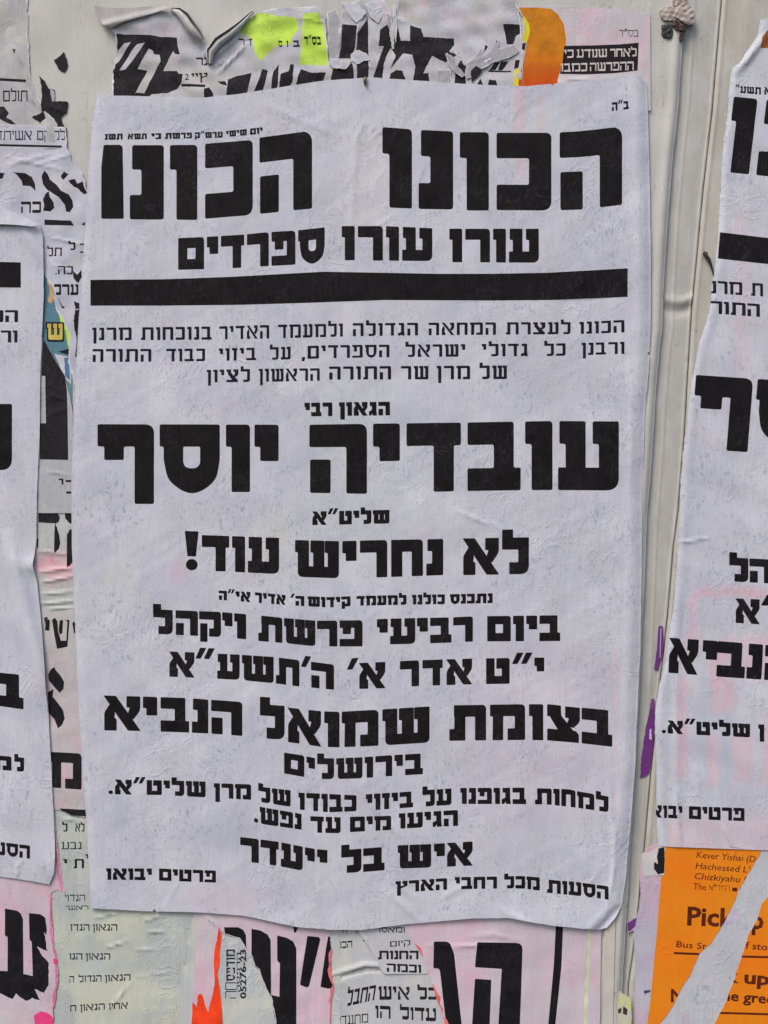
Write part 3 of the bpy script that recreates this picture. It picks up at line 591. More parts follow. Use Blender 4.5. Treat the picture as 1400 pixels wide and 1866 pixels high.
# --- pink sheet, lower left corner
P_pk = paper('pink_paper_left', (214, 192, 200), 61, [(PINK, .5, 20, .5), (lin((205, 205, 200)), .6, 14, .55)], .3); K9 = ink('pink_sheet_black', (26, 23, 26), P_pk, .12)
HOT = ink('hot_pink_print', (240, 70, 130), P_pk, .1); MPK = ink('mid_pink_print', (226, 128, 165), P_pk, .1)
t = thing('torn_poster', 'torn pink sheet with a cut-up black shin in the lower left corner', 'poster', 50, 1860)
pe = [(100, 1500), (103, 1540), (107, 1580), (118, 1628), (104, 1622), (92, 1628), (93, 1660), (96, 1720), (103, 1752), (105, 1790), (102, 1810), (96, 1840), (98, 1900)]
sheet(t, 'paper_sheet', [(-260, 1560), (90, 1490)] + rough(pe, 2.2, 5) + [(96, 2040), (-260, 2040)], blend(const(1.8), wob(27, 70, .4)), P_pk.m,
      [('ink_scrap', poly(band([(100, 1515), (104, 1560), (114, 1626)], 7, 4, .3), band([(94, 1630), (95, 1700), (104, 1752), (105, 1796), (98, 1840)], 8, 6, .4)), MPK, None),
       ('pink_smear', poly(rough([(62, 1850), (75, 1842), (90, 1850), (98, 1862), (98, 1900), (60, 1900)], 3, 6, 3, True), rough([(96, 1748), (106, 1750), (104, 1760), (97, 1758)], 1.5, 6, 3, True)), HOT, None),
       ('large_letter', poly([(-60, 1660), (8, 1657)] + [(30, 1661), (37, 1666), (41, 1676), (42, 1776), (59, 1780), (57, 1718), (53, 1713), (52, 1665)] + rough([(72, 1668), (82, 1674), (84, 1705), (79, 1700), (86, 1735), (67, 1726), (76, 1742), (88, 1757), (88, 1796), (79, 1812), (62, 1804), (74, 1826), (58, 1820), (46, 1826), (28, 1812), (22, 1822), (0, 1812)], 1.6, 4, 4) + [(-60, 1810)]) , K9, None),
       ('torn_fibre', poly([(-60, 1655), (8, 1655), (8, 1706), (13, 1709), (13, 1771), (-60, 1768)], rough([(66, 1727), (88, 1756), (84, 1738)], .5, 3, 4, True)), P_pk.m, None)], 6)

# --- lower middle: pale sheet under the pink one, stamped sideways
P_pale = paper('stamped_paper', (200, 202, 200), 63, [(YEL, .4, 25, .5)], .2, k=1.3); K10 = ink('stamp_black', (44, 42, 44), P_pale, .5)
t = thing('stamped_sheet', 'pale sheet with a telephone number printed sideways, showing through the torn pink poster', 'poster', 440, 1860)
def rotw(word, ya, yb, xl, xr, v, h):
    """Hebrew set running up the sheet"""
    out = []
    for A, H_ in words([(word, 0, 1000)], flat(-100), flat(0), v, h):
        f = lambda p: (xr + p[1] / 100 * (xr - xl), ya + (yb - ya) * (p[0] / 1000)); out.append(([[f(p) for p in a] for a in A], [[f(p) for p in a] for a in H_]))
    return out
sheet(t, 'paper_sheet', [(400, 1600), (620, 1600), (620, 2040), (330, 2040), (330, 1680)], blend(const(1.0), wob(29, 60, .2)), P_pale.m,
      [('phone_number', latin('05276-23', 448, 1822, 11, -math.pi / 2, 0.035, width=90), K10, None),
       ('stamped_word', rotw('מודפס', 1790, 1732, 412, 428, 20, 20), K10, None), ('stamped_word', rotw('הדפסה', 1810, 1738, 431, 437, 16, 18), K10, None),
       ('pale_stamp', rotw('חה', 1822, 1792, 410, 430, 10, 8), K8, None)], 6)

P_pm = paper('pink_paper_middle', (218, 196, 204), 65, [(PINK, .4, 18, .5), (lin((206, 206, 202)), .7, 16, .56)], .12); K11 = ink('pink_poster_black', (24, 21, 24), P_pm, .08)
RED = ink('orange_red_print', (255, 72, 30), P_pm, .1); RF = ink('red_fibre', (236, 120, 128), P_pm, .3)
bite = [(406, 1700), (412, 1704), (420, 1707), (436, 1712), (444, 1724), (449, 1738), (459, 1744), (464, 1762), (473, 1768), (478, 1788), (486, 1806), (494, 1818), (498, 1838), (503, 1866), (506, 2040)]
edge_r = [(603, 1600), (604, 1698), (600, 1715), (605, 1735), (602, 1760), (608, 1800), (604, 1830), (602, 1866), (600, 2040)]
t = thing('torn_poster', 'pink sheet with orange-red streaks and black letters below the middle poster', 'poster', 480, 1866)
sheet(t, 'paper_sheet', [(357, 1600), (357, 1664)] + edge([(358, 1700), (352, 1800), (346, 1866)], 3) + [(346, 2040), (405, 2040)] + rough([(405, 1866), (402, 1820), (396, 1775), (402, 1722), (403, 1698)], 1.0, 5) + rough(bite, 1.3, 6) + rough(edge_r[::-1], 1.6, 7),
      blend(const(1.7), wob(31, 60, .25), crease(372, 1668, 398, 1690, 1.0, 3)), P_pm.m,
      [('red_streak', poly([(399, 1690), (402, 1700), (404, 1730), (397, 1775), (402, 1800), (405, 1840), (405, 2040), (340, 2040)] + rough([(348, 1872), (351, 1828), (358, 1838), (361, 1814), (367, 1813), (374, 1832), (379, 1846), (387, 1815), (391, 1796), (389, 1760), (391, 1735), (396, 1705)], 1.2, 5, 4)), RED, None),
       ('large_letter', poly([(408, 1691), (434, 1691), (443, 1696), (448, 1706), (449, 1735), (440, 1722), (425, 1710), (410, 1706)], [(458, 1694), (474, 1697), (487, 1704), (493, 1714), (494, 1820), (480, 1790), (462, 1760), (458, 1743)],
            [(505, 1706), (522, 1710), (534, 1717), (540, 1730), (540, 2040), (500, 2040), (490, 1814), (509, 1818), (510, 1757), (505, 1752)]), K11, None),
       ('large_letter', poly([(560, 1707), (581, 1709), (584, 1713), (563, 1799), (559, 1801), (548, 1797), (547, 1794)], [(594, 1730), (598, 1708), (612, 1710), (612, 1802), (597, 1803), (584, 1800)], [(534, 1689), (544, 1690), (539, 1701), (536, 1701)]), K11, None),
       ('torn_fibre', poly(band([(605, 1730), (602, 1760), (608, 1800), (604, 1830), (602, 1900)], 5, 4)), RF, None), ('torn_fibre', poly(band(bite, -1.6, 5)), FIB.m, None)], 5)

# --- lower middle: serif text sheet and the flap on it
P_se = paper('serif_paper', (202, 202, 203), 67, [(YEL, .3, 30, .5)], .2, k=1.1); K12 = ink('serif_poster_black', (34, 31, 34), P_se, .35)
t = thing('torn_poster', 'grey-white sheet of slanting serif Hebrew text between the two pink sheets', 'poster', 700, 1866)
sheet(t, 'paper_sheet', [(600, 1600), (860, 1600), (860, 2040), (600, 2040)], blend(const(0.9), wob(33, 70, .2), pcrease([(604, 1778), (640, 1768), (664, 1760), (690, 1761), (712, 1776)], 1.9, 5), pcrease([(606, 1788), (640, 1777), (670, 1769), (700, 1772)], -1.6, 4)), P_se.m,
      [('text_line', words([('שר', 640, 668), ('יהיד', 612, 636)], flat(1692), flat(1702), 12, 20), K12, None),
       ('text_line', words([('הגר', 662, 694), ('הכפ', 613, 642)], [(600, 1719), (700, 1712)], [(600, 1732), (700, 1724)], 12, 24), K12, None),
       ('text_line', words([('כל', 761, 798), ('איש', 690, 747)], [(600, 1806), (700, 1799), (800, 1802)], [(600, 1832), (700, 1824), (800, 1824)], 15, 26), K12, None),
       ('text_line', words([('החבל', 634, 686)], [(620, 1810), (690, 1796)], [(620, 1840), (690, 1824)], 18, 20, skew=-4), K12, None), ('text_line', words([('י', 604, 614)], flat(1824), flat(1844), 22, 22), K12, None),
       ('text_line', words([('עדול', 729, 795), ('הו', 684, 712)], [(680, 1834), (800, 1840)], [(680, 1857), (800, 1864)], 12, 28), K12, None),
       ('text_line', words([('מתנגדי', 618, 671)], [(600, 1856), (680, 1848)], [(600, 1874), (680, 1864)], 11, 14), K12, None),
       ('text_line', words([('כולם יבוא', 690, 780)], [(680, 1872), (800, 1878)], [(680, 1890), (800, 1896)], 12, 20), K12, None)], 5)
P_fl = paper('flap_paper', (208, 206, 208), 69, (), .2); K13 = ink('flap_black', (34, 31, 34), P_fl, .3)
t = thing('torn_poster', 'small pointed flap of newsprint with four short bold lines, below the main poster', 'poster', 720, 1775)
sheet(t, 'paper_sheet', rough([(640, 1600), (655, 1700), (668, 1720), (684, 1745), (694, 1768), (702, 1776)], 1, 6) + [(800, 1776), (800, 1600)],
      lambda x, y: 1.3 + 0.7 * np.clip((1745 - y) / 80, 0, 1) + wob(35, 60, .15)(x, y) + 1.0 * np.exp(-((y - (1690 + (x - 650) * 1.6)) / 9.0) ** 2), P_fl.m,
      [('text_line', words([('ומאסר', 684, 738)], flat(1691), flat(1701), 12, 22), K13, None), ('text_line', words([('קיום', 711, 748)], [(700, 1718), (750, 1714)], [(700, 1728), (750, 1724)], 14, 16), K13, None),
       ('text_line', words([('החנות', 689, 763)], flat(1734), flat(1750), 21, 26), K13, None), ('text_line', words([('וכמה', 705, 768)], [(700, 1757), (770, 1760)], [(700, 1772), (770, 1775)], 21, 24), K13, None)], 5)

# --- lower right of the middle: pink poster with ruled border
P_p3 = paper('pink_paper_right', (214, 198, 206), 71, [(PINK, .45, 15, .5), (lin((208, 208, 208)), .6, 14, .52)], .12); K14 = ink('right_pink_black', (25, 22, 25), P_p3, .08)
NEO = ink('neon_edge_print', (206, 210, 178), P_p3, .1); REDF = ink('red_torn_fibre', (238, 110, 112), P_p3, .4)
le3 = [(728, 1600), (738, 1690), (748, 1712), (762, 1730), (770, 1745), (778, 1770), (788, 1795), (796, 1822), (806, 1845), (812, 1866), (822, 2040)]
t = thing('torn_poster', 'pink sheet with two huge black letters and an upright black rule', 'poster', 940, 1866)
sheet(t, 'paper_sheet', rough(le3, 2.0, 7) + [(1094, 2040), (1094, 1866), (1098, 1600)], blend(const(1.9), wob(37, 90, .35), pcrease([(780, 1724), (830, 1727), (880, 1722), (920, 1724)], .9, 4), pcrease([(860, 1708), (900, 1704), (950, 1716)], .7, 5)), P_p3.m,
      [('large_letter', [([rnd([(791, 1717), (820, 1717, 9), (828, 1740), (860, 2040), (830, 2040), (813, 1866), (802, 1770), (800, 1767), (790, 1766)], 2)], [])], K14, None),
       ('large_letter', [([rnd([(870, 1718), (953, 1720, 12), (952, 1760), (942, 2040), (900, 2040), (909, 1866), (915, 1767), (866, 1764)], 2), rnd([(866, 1785), (896, 1787), (893, 1866), (888, 2040), (856, 2040), (861, 1866)], 2)], [])], K14, None),
       ('printed_rule', poly([(1015, 1660), (1028, 1660), (1024, 1760), (1013, 1866), (1004, 2040), (990, 2040), (1000, 1866), (1010, 1760)]), K14, 'upright black border rule'),
       ('neon_edge', poly([(1073, 1660), (1080, 1660), (1073, 1800), (1066, 2040), (1058, 2040), (1066, 1800)]), NEO, None),
       ('torn_fibre', poly(band(le3, -4, 6)), P_p3.m, None), ('red_fibre', poly(band([(756, 1722), (764, 1734), (768, 1744)], -5, 4), band([(788, 1795), (796, 1822), (806, 1848), (814, 1880)], -7, 8)), REDF, None)], 6)

# ================================================================== torn layers above the main poster
P_top = paper('old_banner_paper', (196, 195, 200), 73, [(lin((196, 190, 178)), .6, 25, .48), (PINK, .25, 30, .55)], .3, k=1.4); K15 = ink('banner_black', (36, 34, 36), P_top, .35)
NG = ink('neon_green_print', (194, 226, 88), P_top, .5)
t = thing('torn_poster', 'torn old banner with huge slanting black letters and neon green patches', 'poster', 520, 180)
top_out = rough([(205, 200), (204, 165), (203, 130), (212, 100), (210, 62)], 2.2, 4) + [(196, 50), (225, 38), (262, 28), (296, 18), (318, 17)] + rough([(335, 34), (350, 60), (362, 74), (372, 80), (384, 78), (402, 66), (430, 50), (452, 32), (465, 20), (500, 12), (580, 10), (592, 30), (600, 118), (612, 122), (616, 60), (622, 20), (640, 4)], 1.5, 6) + rough([(690, -20), (712, 20), (718, 55), (722, 20), (730, -20)], 1, 4) + rough([(900, -30), (938, -20)], 1, 4) + [(950, 40), (956, 200)]
g1 = [rough([(440, 50), (452, 38), (464, 20), (500, 26), (540, 30), (545, 50), (532, 68), (530, 78), (505, 82), (488, 94), (478, 106), (471, 108), (464, 92), (460, 70), (446, 62), (438, 66)], 1.3, 4, 4, True), rough([(552, 24), (580, 20), (588, 44), (594, 76), (598, 117), (572, 117), (546, 116), (549, 80)], .7, 8, 4, True)]
bk = [(212, 61), (260, 63), (322, 67), (324, 84), (327, 98), (318, 97), (315, 91), (297, 127), (322, 128), (325, 132), (333, 133), (331, 148), (322, 160), (306, 168), (276, 170), (268, 176), (240, 177), (206, 177), (206, 158), (203, 140), (203, 122), (210, 108), (213, 90)]
sheet(t, 'paper_sheet', top_out, blend(const(1.2), wob(41, 45, .8), crease(380, 112, 440, 60, 2.0, 6), crease(396, 134, 450, 78, 1.8, 5), crease(372, 104, 376, 84, 2, 6), crease(384, 122, 410, 108, 1.2, 3), crease(540, 30, 600, 40, .8, 4), crease(640, 100, 660, 20, 1, 4), crease(712, 20, 716, 90, -2, 4), crease(740, 40, 700, 20, 1.4, 5), crease(590, 20, 600, 120, 1.2, 4), lift(250, 30, 50, 3), lift(850, 110, 26, 1.6), crease(860, 130, 920, 90, 1.6, 5)), P_top.m,
      [('black_banner', [([rough(bk, .9, 4, 4, True)], [rough([(238, 75), (226, 78), (214, 90), (203, 121), (214, 112)], .4, 4, 4, True), rough([(264, 76), (250, 79), (240, 90), (217, 127), (228, 125), (243, 106)], .4, 4, 4, True), rough([(270, 87), (277, 90), (280, 97), (290, 98), (292, 110), (285, 122), (276, 140), (262, 168), (246, 167), (268, 127), (250, 124)], .4, 4, 4, True)])], K15, None),
       ('text_line', words([('גר', 357, 378)], flat(103), flat(118), 12, 22) + words([('ץיי', 348, 378)], flat(131), flat(145), 14, 24) + latin('2', 336, 144, 12, 0, .01) + poly(rough([(330, 151), (373, 152), (374, 157), (330, 156)], .6, 3, 4, True)), K15, None),
       ('ink_scrap', poly(rough([(372, 160), (380, 157), (388, 168), (390, 177), (372, 176)], 1.6, 3, 3, True), rough([(396, 147), (410, 146), (414, 155), (404, 153)], 1.2, 3, 3, True)), K15, None),
       ('neon_patch', [([a], []) for a in g1], NG, None),
       ('text_line', words([('דר', 434, 459)], flat(68), flat(82), 10, 22) + words([('ב', 534, 546), ('ו', 522, 525), ('מ', 507, 514)], flat(72), flat(84), 16, 30) + words([('בס״ד', 554, 585)], flat(65), flat(80), 14, 30), K15, None),
       ('large_slanted_letter', poly(*[rough(q, 1.0, i + 3, 4, True) for i, q in enumerate([
            [(415, 143), (430, 137), (458, 131), (447, 180), (411, 180)], [(478, 124), (488, 127), (474, 180), (457, 180)], [(498, 128), (508, 115), (506, 150), (500, 180), (490, 180)],
            [(512, 132), (525, 128), (529, 115), (535, 115), (533, 148), (520, 170), (506, 170)], [(548, 124), (570, 131), (594, 131), (586, 160), (536, 160)]])]), K15, None),
       ('large_slanted_letter', poly(*[rough(q, 1.0, i + 13, 4, True) for i, q in enumerate([
            [(624, 42), (650, 44), (647, 84), (641, 104), (617, 105), (622, 80)], [(651, 60), (664, 40), (671, 27), (672, 160), (651, 160), (650, 90)], [(606, 124), (620, 118), (640, 110), (643, 118), (648, 160), (600, 160)],
            [(690, 82), (693, 52), (706, 43), (712, 60), (726, 50), (731, 72), (748, 73), (748, 43), (768, 50), (772, 66), (800, 66), (828, 68), (828, 80), (819, 92), (838, 97), (812, 112), (788, 100), (772, 131), (782, 131), (782, 160), (750, 160), (757, 118), (752, 98), (735, 96), (712, 123), (722, 100), (712, 84), (700, 114), (694, 160), (672, 160), (690, 110), (700, 82)],
            [(705, 160), (712, 132), (722, 126), (733, 127), (738, 140), (738, 160)], [(828, 160), (830, 128), (840, 108), (848, 122), (850, 160)], [(917, 43), (955, 42), (957, 54), (941, 64), (936, 79), (925, 79), (922, 62)]])]), K15, None),
       ('letter_edge', poly(*[rough(q, .7, i + 23, 4, True) for i, q in enumerate([
            [(893, 126), (902, 113), (912, 112), (904, 126)], [(908, 125), (914, 111), (928, 110), (916, 126)], [(892, 126), (932, 127), (932, 130), (890, 129)], [(866, 160), (876, 142), (884, 160)], [(888, 160), (892, 143), (904, 145), (908, 160)], [(884, 80), (890, 83), (884, 92)], [(905, 72), (911, 74), (903, 84)]])]), K15, None),
       ], 5, fray=2.2)
banner = t

P_shr = paper('shred_paper', (206, 206, 214), 74, [(lin((180, 178, 184)), .5, 60, .5)], .4, k=1.7); K_shr = ink('shred_black', (36, 34, 36), P_shr, .4); P_shg = paper('shred_grey', (176, 174, 176), 75, (), .4, k=1.7)
shr = [([(716, 10), (721, 8), (724, 50), (722, 78), (717, 58)], 0, 2.6), ([(640, 96), (652, 90), (668, 96), (676, 108), (664, 110), (650, 116), (640, 108)], 0, 2.2), ([(596, 20), (612, 16), (622, 40), (618, 84), (608, 124), (600, 118)], 1, 2.0),
       ([(622, 2), (648, 6), (668, 20), (660, 32), (650, 40), (640, 30)], 0, 2.4), ([(664, 6), (688, 2), (700, 20), (690, 40), (676, 30)], 0, 2.0), ([(812, 96), (826, 90), (838, 100), (852, 112), (858, 130), (842, 140), (828, 130), (818, 118)], 1, 2.4),
       ([(846, 116), (858, 108), (872, 92), (884, 84), (880, 100), (896, 92), (902, 80), (910, 72), (908, 88), (924, 84), (938, 80), (946, 92), (930, 104), (900, 112), (880, 124), (866, 138), (850, 142)], 1, 2.7), ([(858, 128), (868, 120), (878, 126), (870, 140), (860, 148)], 2, 3.0), ([(836, 116), (842, 108), (850, 120), (846, 134)], 2, 3.0),
       ([(796, 122), (808, 128), (820, 124), (826, 150), (800, 152)], 1, 2.2), ([(478, 118), (492, 112), (504, 118), (512, 112), (508, 124), (490, 128)], 0, 2.4), ([(536, 128), (552, 122), (566, 136), (556, 146), (544, 140)], 1, 2.2), ([(600, 104), (616, 108), (640, 114), (630, 124), (606, 122)], 0, 2.6),
       ([(700, 74), (706, 60), (712, 76), (708, 96), (702, 90)], 0, 2.4), ([(770, 78), (784, 72), (796, 84), (786, 90), (776, 88)], 0, 2.0), ([(384, 128), (396, 124), (410, 134), (404, 150), (392, 146)], 1, 2.0), ([(344, 100), (356, 96), (360, 116), (350, 124)], 1, 2.0),
       ([(914, 60), (926, 58), (940, 66), (936, 74), (922, 72)], 0, 2.2), ([(738, 84), (748, 78), (758, 92), (750, 100)], 0, 2.1), ([(868, 30), (890, 20), (912, 30), (904, 44), (884, 40)], 0, 1.9), ([(800, 20), (830, 12), (846, 30), (820, 44)], 1, 1.9)]
for i, (q, kd, hh) in enumerate(shr):
    if i in (10, 11, 13, 14, 15, 16, 17, 18, 19, 20): continue
    mx, my = sum(a for a, b in q) / len(q), sum(b for a, b in q) / len(q)
    sheet(banner, 'shred', rough(q, 1.5, i + 30, 2.5, True), blend(const(hh), wob(200 + i, 22, .16), crease(q[0][0], q[0][1], mx, my, .35, 4)), (P_shr.m, P_shg.m, K_shr)[kd], cell=3, fray=(1.2, 1.4, 0)[kd])

P_curl = paper('curled_paper', (206, 203, 198), 77, (), .2, k=1.5)
def roll(th, pts, radii, mat, turns=1.25, lean=0.0):
    """a strip of paper rolled up round a path lying on the wall: (x, y, h in mm)"""
    co, F = [], []; K = 16
    for i, (x, y, hh) in enumerate(pts):
        x1, y1, _ = pts[min(i + 1, len(pts) - 1)]; x0, y0, _ = pts[max(i - 1, 0)]; L = math.hypot(x1 - x0, y1 - y0); nx, ny = -(y1 - y0) / L, (x1 - x0) / L
        for j in range(K + 1):
            a = lean + turns * math.tau * j / K; r = radii[i] * (1 - .25 * j / K) * (1 + .07 * hsh(i * 3 + j, 4))
            co.append((x + nx * r * math.cos(a), y + ny * r * math.cos(a), hh + r * S * 1000 * (1 + math.sin(a))))
    for i in range(len(pts) - 1):
        for j in range(K): a = i * (K + 1) + j; F.append((a, a + 1, a + K + 2, a + K + 1))
    return mesh_obj('curled_edge', np.array(co), np.array(F), None, mat, th, (th.location.x, th.location.z))
t2 = thing('curled_strip', 'grey paper roll peeling off between the black banner piece and the neon green patch', 'paper', 360, 75)
roll(t2, [(312, 16, 1.5), (326, 22, 2), (338, 34, 2.5), (350, 52, 3), (362, 66, 3.5), (370, 74, 3.5)], [3, 8, 11, 12, 10, 5], P_curl.m, .95, 2.3)
t2 = thing('curled_strip', 'longer grey paper roll slanting down-left from the neon green patch', 'paper', 430, 70)
roll(t2, [(382, 116, 1), (384, 96, 1.5), (398, 78, 2), (420, 62, 2), (440, 44, 2), (462, 20, 1.5)], [5, 9, 9, 8, 6, 3], P_curl.m, .95, 2.3)
P_lip = paper('flap_grey', (182, 178, 174), 79, (), .1, k=1.2)
t = thing('paper_flap', 'bent grey paper flap on the board just above the black banner piece', 'paper', 250, 50)
sheet(t, 'paper_sheet', rough([(172, 12), (200, 16), (240, 15), (290, 10), (318, 14), (300, 20), (262, 32), (228, 42), (204, 52), (190, 48), (178, 30)], .8, 4, 5, True), lambda x, y: 3.4 + 2.5 * np.exp(-((y - (46 - (x - 200) * 0.26)) / 7.0) ** 2) + 0.02 * (318 - x) + wob(43, 40, .5)(x, y), P_lip.m, cell=4)

P_ban = paper('banner_right_paper', (208, 200, 204), 81, [(PINK, .4, 26, .5), (ROSE, .3, 34, .56), (YEL, .3, 40, .55)], .2)
K16 = ink('banner_label_black', (34, 28, 30), P_ban, .2); W16 = ink('label_white', (206, 196, 190), P_ban, .2)
ORA = ink('orange_disc_print', (206, 128, 24), P_ban, .25, alt=(206, 62, 20), z=(0.004, 0.046)); YST = ink('yellow_strip_print', (226, 216, 50), P_ban, .1)
t = thing('torn_poster', 'whitish sheet with an orange disc and black label of white serif text', 'poster', 1050, 150)
disc_r = rough([(946, 12), (975, 12), (1004, 14), (1018, 24), (1028, 42), (1033, 70), (1030, 96), (1024, 120), (1018, 140), (1012, 200), (946, 200), (944, 150), (952, 120), (958, 92), (963, 60), (956, 32)], .7, 4, 5, True)
sheet(t, 'paper_sheet', rough([(936, 200), (936, 140), (941, 100), (952, 60), (954, 30), (938, 8)], 1.2, 5) + [(1010, 10), (1120, 14), (1186, 22), (1187, 200)], blend(const(1.5), wob(45, 60, .35), crease(1010, 148, 1090, 140, .8, 4)), P_ban.m,
      [('orange_disc', [([disc_r], [])], ORA, None), ('yellow_strip', poly(rough([(955, 28), (964, 40), (966, 56), (960, 78), (953, 70), (957, 48)], .8, 4, 4, True), rough([(938, 130), (946, 120), (945, 200), (935, 200)], .8, 4, 4, True)), YST, None),
       ('ink_scrap', poly(rough([(953, 78), (959, 76), (957, 90), (952, 88)], .8, 4, 4, True), rough([(940, 108), (948, 108), (945, 122), (938, 124)], .8, 4, 4, True)), K16, None),
       ('black_label', poly([(1029, 82), (1080, 81), (1130, 79), (1165, 76), (1164, 102), (1163, 127), (1120, 132), (1070, 134), (1021, 133), (1026, 112)]), K16, None),
       ('label_text', words([('לאחר', 1113, 1161), ('שנודע', 1052, 1107), ('כי', 1029, 1046)], [(1029, 89), (1165, 86)], [(1029, 104), (1165, 101)], **fr) + words([('ההפרשה', 1076, 1156), ('כמבו', 1023, 1071)], [(1029, 114), (1165, 110)], [(1029, 129), (1165, 126)], **fr), W16, None),
       ('text_line', words([('בס״ד', 1129, 1165)], flat(53), flat(65), 9, 13, R=1), K16, None)], 6)

# ================================================================== the left poster, cut off by the frame
TINT = [(lin((190, 190, 205)), .5, 20, .45), (lin((206, 206, 196)), .3, 26, .56), (lin((214, 190, 204)), .25, 22, .6)]
P_lp = paper('poster_paper_left', (209, 209, 216), 83, TINT, .55); K17 = ink('poster_black_left', (21, 18, 20), P_lp, .12); K17m = ink('text_black_left', (28, 25, 34), P_lp, .1)
t = thing('poster', 'left poster with folded-over top corner and a long slanting crease', 'poster', 0, 1600, 'black-lettered Hebrew posters')
lp_edge = [(72, 408), (78, 430), (79, 470), (80, 530), (77, 600), (73, 690), (72, 800), (67, 900), (66, 985), (61, 1030), (68, 1062), (74, 1120), (82, 1210), (90, 1330), (96, 1450), (101, 1560), (99, 1590), (90, 1612)]
def Hleft(x, y):
    h = 3.6 + wob(51, 90, .35)(x, y)
    r = 18 + (y - 980) * 0.245
    h = h + 3.4 * np.exp(-((x - r) / 13.0) ** 2) * np.clip((y - 960) / 60, 0, 1) * np.clip((1330 - y) / 90, 0, 1)
    h = h + 1.4 * np.exp(-((x - 40 - (y - 410) * .55) / 8.0) ** 2) * np.exp(-((y - 450) / 36.0) ** 2)
    h = h + 2.6 * np.exp(-((x - y * 0 - 60) ** 2 + (y - 1030) ** 2 * 2) / 500.0)
    return h + crease(30, 1600, 36, 1570, 1.0, 5)(x, y) + 1.4 * np.exp(-(((x - 92) ** 2 + (y - 1580) ** 2) / 900.0))
sheet(t, 'paper_sheet', edge([(-300, 372), (0, 378), (40, 396)], 3) + edge(lp_edge, 5) + edge([(60, 1606), (0, 1598), (-300, 1590)], 2), Hleft, P_lp.m,
      [('black_rule', poly([(-300, 476), (0, 477), (38, 478), (38, 524), (-300, 522)]), K17, None),
       ('text_line', words([('הכונו', -56, 33)], flat(565), flat(587), 20, 19), K17m, None), ('text_line', words([('ורבנן', -46, 32)], flat(602), flat(624), 20, 19), K17m, None),
       ('name_line', letters([('ע', -86, 22)], flat(736), [(-90, 852), (22, 858)]), K17, None),
       ('headline', letters([('ב', -20, 43)], [(-20, 1224), (43, 1230)], [(-20, 1284), (43, 1293)]), K17, None),
       ('text_line', letters([('מ', -12, 21), ('ל', 26, 44)], [(-12, 1376), (44, 1381)], [(-12, 1402), (44, 1407)]), K17, None),
       ('text_line', words([('הסע', -12, 55)], [(-12, 1533), (55, 1541)], [(-12, 1557), (55, 1565)], 25, 28), K17, None)], 6)

fc = blend(const(6.0), wob(52, 40, .3), lambda x, y: 0.05 * (y - 372))
sheet(t, 'folded_corner', edge([(-300, 340), (-60, 366), (0, 375), (40, 394), (76, 411)], 3) + edge([(60, 414), (30, 411), (0, 410), (-300, 405)], 4), fc, P_lp.m, cell=5, skirt=.3)
# ================================================================== right-hand side: under-sheets, flyer, second poster
P_un = paper('under_paper_lavender', (196, 190, 202), 85, [(PINK, .5, 18, .48), (lin((176, 168, 190)), .4, 24, .5)], .2); K18 = ink('under_black', (34, 31, 38), P_un, .2); PUR = ink('purple_print', (112, 58, 124), P_un, .15); NAV = ink('navy_dash', (60, 60, 100), P_un, .2)
t = thing('torn_poster', 'lavender-pink strip of old paper left of the orange flyer', 'poster', 1190, 1860)
sheet(t, 'paper_sheet', rough([(1172, 1560), (1168, 1600), (1170, 1650), (1164, 1676), (1144, 1684), (1147, 1705), (1158, 1700), (1160, 1760), (1158, 1866), (1150, 2040)], 1.6, 5)[::1] + [(1260, 2040), (1260, 1540), (1196, 1540)], blend(const(-3.0), wob(61, 50, .2)), P_un.m,
      [('purple_patch', poly(rough([(1146, 1686), (1158, 1679), (1164, 1676), (1161, 1692), (1150, 1702), (1147, 1700)], .8, 3, 3, True)), PUR, None), ('ink_scrap', poly([(1176, 1810), (1189, 1809), (1188, 1813), (1180, 1815), (1178, 1818)]), NAV, None)], 5)
P_ws = paper('white_scrap_paper', (214, 210, 206), 87, (), .2, k=1.4); K19 = ink('scrap_black_right', (32, 29, 32), P_ws, .1)
t = thing('paper_scrap', 'small white scrap with a black blot just left of the top of the orange flyer', 'scrap', 1195, 1598)
sheet(t, 'paper_sheet', rough([(1172, 1562), (1190, 1556), (1204, 1546), (1216, 1546), (1213, 1598), (1196, 1599), (1178, 1601), (1173, 1584)], 1.3, 4, 4, True), blend(const(-2.4), wob(63, 30, .25)), P_ws.m,
      [('ink_scrap', poly(rough([(1203, 1550), (1214, 1547), (1213, 1594), (1202, 1597), (1194, 1588), (1195, 1574), (1202, 1578), (1199, 1564)], 1.2, 4, 3, True)), K19, None)], 4)
P_pu = paper('purple_sticker_paper', (112, 50, 126), 89, [(lin((150, 110, 165)), .6, 60, .52)], .4, rough=.85); C_pw = ink('sticker_white', (190, 180, 196), P_pu, .1)
t = thing('sticker', 'long narrow purple strip on the post, pointing down to a rounded lower end', 'sticker', 1180, 1420)
sheet(t, 'paper_sheet', rough([(1190, 1277), (1196, 1275), (1197, 1320), (1193, 1370), (1189, 1400), (1186, 1412), (1178, 1419), (1169, 1420), (1172, 1385), (1181, 1325)], 1.6, 3, 3, True), blend(const(-4.1), wob(68, 30, .15)), P_pu.m, [('white_scratch', poly(rough([(1187, 1333), (1190, 1330), (1191, 1350), (1187, 1350)], .7, 4, 3, True)), C_pw, None)], cell=4)
t = thing('sticker', 'short torn purple strip higher on the post, with a white line down it', 'sticker', 1200, 1222)
